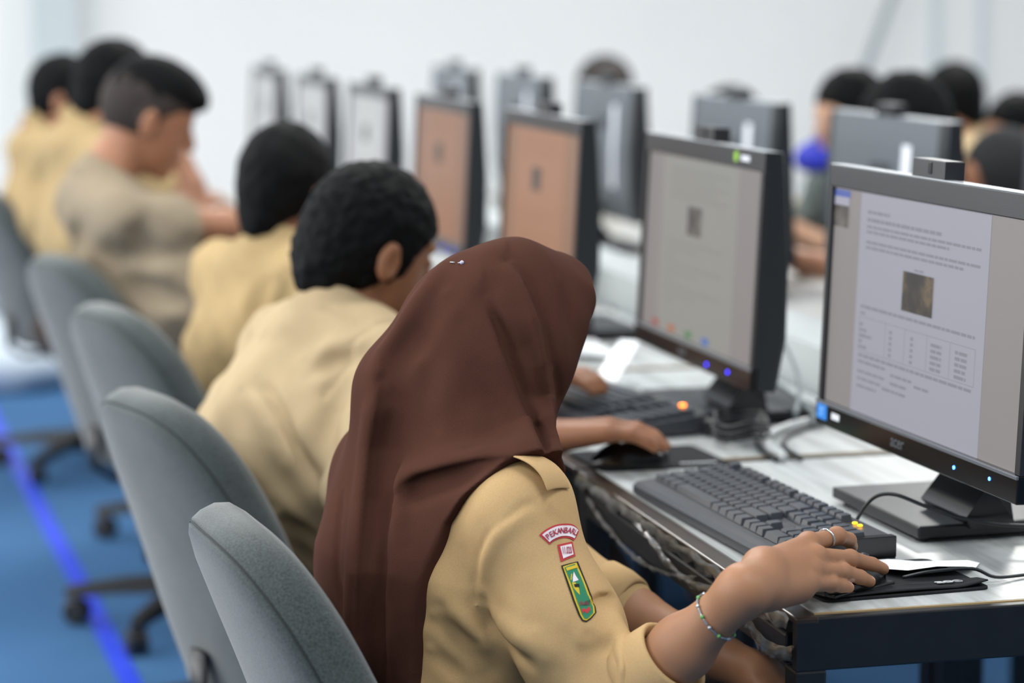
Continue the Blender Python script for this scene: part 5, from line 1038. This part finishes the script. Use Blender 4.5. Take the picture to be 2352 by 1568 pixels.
    if scarf:
        def scf(P):
            d = ell(P, H(-0.010, 0, 0.008), (0.106, 0.086, 0.104), HR); d = smin(d, rcone(P, H(-0.02, 0, -0.04), c7+V3(0, 0, -0.03), 0.085, 0.11), 0.06); d = smin(d, chain(P, [RS, c7-V3(0, 0, 0.03), LS], (0.07, 0.09, 0.07), 0.03), 0.06)
            d = smax(d, -ell(P, H(0.10, 0, -0.02), (0.06, 0.05, 0.075), HR), 0.006); u = P@np.asarray(Lf, f32); d = d-0.004*np.sin(u*60+ph[0])*np.sin(P[:, 2]*22+ph[1]); return np.maximum(d, c7[2]-0.22-P[:, 2])
        put(sdf_obj('headscarf', scf, np.minimum(hc-0.2, c7-0.3), np.maximum(hc+0.2, c7+0.3), vox, scarf, t))
    else:
        xs, zs = HL[hair]; up = {'curly': 0.016, 'short': 0.012, 'fringe': 0.014}[hair]
        def hairf(P):
            q = (P-np.asarray(hc, f32))@np.asarray(HR, f32)
            d = ell(P, H(-0.012, 0, 0.020), (0.097+up*0.5, 0.076+up*0.42, 0.094+up*0.62), HR)
            if hair == 'curly': d = smin(d, ell(P, H(-0.055, 0, -0.035), (0.060, 0.066, 0.075), HR), 0.03)
            if hair == 'short': d = smin(d, ell(P, H(-0.052, 0, -0.045), (0.048, 0.052, 0.078), HR), 0.03)
            if hair == 'fringe': d = ell(P, H(-0.008, 0, 0.018), (0.097, 0.076, 0.096), HR); d = smin(d, ell(P, H(0.008, 0, 0.072), (0.088, 0.062, 0.050), HR), 0.02); d = smin(d, rcone(P, H(0.084, -0.03, 0.060), H(0.084, 0.03, 0.060), 0.020, 0.020), 0.025)
            cut = np.interp(q[:, 0], xs, zs)-q[:, 2]; d = smax(d, cut*0.75, 0.018 if hair == 'fringe' else 0.006)
            for s in (-1, 1): d = smax(d, -ell(P, H(-0.002, s*0.088, -0.018), (0.020, 0.016, 0.032), HR), 0.006)
            w = q*1.0; a, fr = (0.0024, 150) if hair == 'curly' else ((0.0006, 90) if hair == 'fringe' else (0.0016, 90))
            n_ = np.sin(w[:, 0]*fr+1.7*np.sin(w[:, 1]*fr*0.7+ph[1])+ph[0])*np.sin(w[:, 1]*fr*1.1+1.5*np.sin(w[:, 2]*fr*0.6)+ph[2])*np.sin(w[:, 2]*fr*0.9+1.3*np.sin(w[:, 0]*fr*0.8)+ph[3])
            n2 = np.sin(w[:, 0]*fr*2.1+ph[4])*np.sin(w[:, 1]*fr*2.3+ph[5])*np.sin(w[:, 2]*fr*2.0+ph[6])
            return d-a*(1.6*n_+0.8*n2)
        if hair == 'fringe':
            lowz = -0.055 if hair == 'fringe' else -0.022
            def fadef(P):
                q = (P-np.asarray(hc, f32))@np.asarray(HR, f32); d = head(P)-0.0035
                cut = np.interp(q[:, 0], xs, [z+lowz*(1.0 if x < 0.0 else max(0.0, 1-x/0.035)) for x, z in zip(xs, zs)])-q[:, 2]; d = np.maximum(d, cut)
                for s in (-1, 1): d = smax(d, -ell(P, H(-0.002, s*0.088, -0.018), (0.021, 0.018, 0.033), HR), 0.004)
                return d
            put(sdf_obj('hair_fade', fadef, hc-0.17, hc+0.17, min(vox, 0.006), M_fade, t))
        put(sdf_obj('hair', sc(hairf), hc-0.2, hc+0.2, min(vox, 0.0045), hairm, t))
    return t, RS, LS, shirtf
M_trous = mat('dark_brown_trousers', '#3a2c24', 0.9)
M_shirt_b = mat('pale_tan_shirt', '#a59273', 0.9, noise=(500, 2), col2='#ad9a7b', spec=0.1)
M_shirt_b3 = mat('tan_shirt_second', '#a08a64', 0.9, noise=(500, 2), col2='#a8926c', spec=0.1)
M_shirt_k = mat('dull_khaki_shirt', '#867a67', 0.9, noise=(500, 2), col2='#8d816f', spec=0.1)
M_shirt_gr = mat('grey_green_top', '#66716f', 0.85)
M_skin_d = skin_mat('skin_brown', '#8a5d42', '#80563d')
M_skin_m = skin_mat('skin_mid_brown', '#9c6f55', '#946850')
M_skin_l = skin_mat('skin_pale_tan', '#c09a80', '#b89078')
M_hair = mat('black_hair', '#030304', 0.7, noise=(160, 4), col2='#08090b', bump=(420, 0.4, 0.002), spec=0.12)
M_fade = mat('cropped_hair', '#1d1512', 0.8, noise=(90, 3), col2='#261c17')
M_hair2 = mat('dark_brown_hair', '#15100e', 0.6, noise=(160, 4), col2='#211915', bump=(420, 0.6, 0.003))
M_black_sc = mat('black_headscarf_cloth', '#16171a', 0.9)
rad = math.radians
N0 = (0, 0, 1)
student('boy with thick curly black hair in a tan shirt holding the mouse', (0.60, 3.46, 0.46), rad(20), (0.612, 3.470, 0.893), (0.678, 3.500, 1.006), rad(13), rad(20),
        [((0.605, 3.165, 0.715), (0.830, 3.082, 0.784), N0), ((0.74, 3.70, 0.72), (0.90, 3.55, 0.79), N0)], 'curly', M_shirt_b, M_skin_d, M_hair, 0.0046, 0.158, 3, tr=(0.125, 0.138, 0.095), tall=2.0, sleeve=1.15, creases=BOY_FOLDS[0])
b3, _, _, sfb3 = student('boy with short tapered black hair in a tan shirt, third in the row', (0.68, 4.36, 0.46), rad(30), (0.664, 4.365, 0.912), (0.694, 4.400, 1.026), rad(42), rad(18),
        [((0.80, 4.16, 0.70), (0.93, 4.14, 0.79), N0), ((0.78, 4.62, 0.72), (0.93, 4.50, 0.79), N0)], 'short', M_shirt_b3, M_skin_d, M_hair, 0.0075, 0.175, 5, tr=(0.11, 0.115, 0.07), creases=BOY_FOLDS[1])
pp = project(sfb3, np.array([[0.684, 4.219, 0.866], [0.696, 4.206, 0.866], [0.697, 4.206, 0.879], [0.685, 4.219, 0.879]]), 0.0025, 4)
o = MB().add([tuple(p) for p in pp], [(0, 1, 2, 3)]).build('shoulder_patch', mat('pink_patch_cloth', '#b07a86', 0.8), b3); o.location = (-b3.location[0], -b3.location[1], 0); s_ = o.modifiers.new('thick', 'SOLIDIFY'); s_.thickness = 0.001
student('boy in a dull khaki shirt leaning back and looking down', (0.79, 5.24, 0.46), rad(8), (0.415, 5.22, 0.975), (0.528, 5.25, 1.125), rad(2), rad(22),
        [((0.555, 5.03, 0.905), (0.80, 5.12, 0.885), (0, -0.3, 1)), ((0.62, 5.44, 0.80), (0.86, 5.36, 0.80), N0)], 'fringe', M_shirt_k, M_skin_m, M_hair, 0.0075, 0.18, 8, tr=(0.155, 0.165, 0.080), sleeve=1.12, hs=1.06, creases=BOY_FOLDS[2])
student('boy in a tan shirt bending forward with his head on his hand', (0.56, 6.10, 0.46), rad(15), (0.445, 6.10, 1.045), (0.535, 6.10, 1.155), rad(12), rad(20),
        [((0.73, 5.98, 0.82), (0.665, 6.02, 1.03), (0.8, -0.4, 0.2)), ((0.66, 6.32, 0.78), (0.90, 6.25, 0.80), N0)], 'short', M_shirt_b3, M_skin_m, M_hair, 0.009, 0.18, 11, tr=(0.115, 0.12, 0.07))
student('farthest boy at the left edge with his face turned right', (0.46, 7.02, 0.46), rad(12), (0.395, 7.02, 0.990), (0.475, 7.02, 1.102), rad(-16), rad(8),
        [((0.55, 6.84, 0.76), (0.78, 6.85, 0.80), N0), ((0.55, 7.24, 0.76), (0.80, 7.18, 0.80), N0)], 'short', M_shirt_b3, M_skin_m, M_hair, 0.010, 0.18, 13)
def facing(label, x, y, z, yaw, skin, hairm, shirt, seed, hair='short', scarf=None, pitch=12, hy=None, zc=0.13, sleeve=0.55, legs=True):
    F = V3(math.cos(yaw), math.sin(yaw), 0); L_ = V3(-math.sin(yaw), math.cos(yaw), 0); h = V3(x, y, z); c7 = h-F*0.07-V3(0, 0, zc); hp = V3(c7[0]-F[0]*0.06, c7[1]-F[1]*0.06, 0.46)
    def arm(s): return (tuple(c7+L_*s*0.22+F*0.10-V3(0, 0, 0.26)), tuple(c7+L_*s*0.12+F*0.30-V3(0, 0, c7[2]-0.80)), N0)
    c = copy_tree(chair0); c['label'] = 'grey office chair under the '+label.split(' above')[0].split(' in the farther')[0].split(' beside')[0]; c['group'] = 'office chairs of the facing students'; c.location = (hp[0]+F[0]*0.06, hp[1]+F[1]*0.06, 0); c.rotation_euler = (0, 0, yaw)
    return student(label, tuple(hp), yaw, tuple(c7), tuple(h), yaw if hy is None else hy, rad(pitch), [arm(-1), arm(1)], hair, shirt, skin, hairm, 0.0105, 0.175, seed, scarf=scarf, sleeve=sleeve, legs=legs, group='students of the facing row')
facing('student with brown-black hair above the facing-row computer behind the orange screens', 2.385, 8.10, 1.065, rad(185), M_skin_l, M_hair2, M_shirt_b3, 21)
facing('student whose black hair just shows over a grey computer back', 2.40, 6.84, 1.000, rad(180), M_skin_m, M_hair, M_shirt_b3, 23)
t3, RS3, LS3, sf3 = facing('student with a blue neck scarf beside the big grey computer back', 2.39, 5.86, 1.078, rad(188), M_skin_l, M_hair, M_shirt_gr, 25)
facing('student with broad black hair above the big grey computer back', 2.175, 5.02, 1.090, rad(178), M_skin_m, M_hair, M_shirt_b3, 27, 'curly')
facing('boy with orange-lit neck and tan shirt turned away in the farther row', 3.265, 7.15, 1.060, rad(150), M_skin_m, M_hair, M_shirt_b, 29, hy=rad(128), pitch=16, sleeve=1.6)
facing('student with black hair at the right picture edge above the black headscarf', 3.22, 6.60, 0.985, rad(182), M_skin_m, M_hair, mat('black_top', '#1a1b1e', 0.9), 33)
facing('student in a black headscarf at the right picture edge', 2.63, 5.46, 0.948, rad(182), M_skin_m, M_hair, mat('black_top', '#1a1b1e', 0.9), 31, scarf=M_black_sc)
# blue neck scarf of the facing student
nc = V3(2.305, 5.86, 1.105); mb = MB(); ptsb = [(nc[0]+0.06-0.085*math.cos(a), nc[1]+0.115*math.sin(a), nc[2]-0.118-0.028*math.cos(a)*1.0) for a in [2*PI*k/24 for k in range(25)]]
o = mb.tube(ptsb, 0.030, 10).build('neck_scarf', mat('blue_scarf_cloth', '#1c2aa8', 0.85), t3, True); o.location = (-t3.location[0], -t3.location[1], 0)
# white cloth sack on the carpet behind the chairs
def sackf(P): return smin(ell(P, (0.36, 8.75, 0.10), (0.26, 0.22, 0.13)), ell(P, (0.22, 8.80, 0.12), (0.2, 0.2, 0.15)), 0.08)-0.006*np.sin(P[:, 0]*30)*np.sin(P[:, 1]*26+1)
def sackb(P): return np.maximum(sackf(P), 0.001-P[:, 2])
tag(sdf_obj('cloth_sack', sackb, (-0.1, 8.4, -0.02), (0.75, 9.1, 0.35), 0.014, mat('white_sack_cloth', '#b9c4cd', 0.8)), 'pale cloth sack on the blue carpet at the left edge', 'sack')
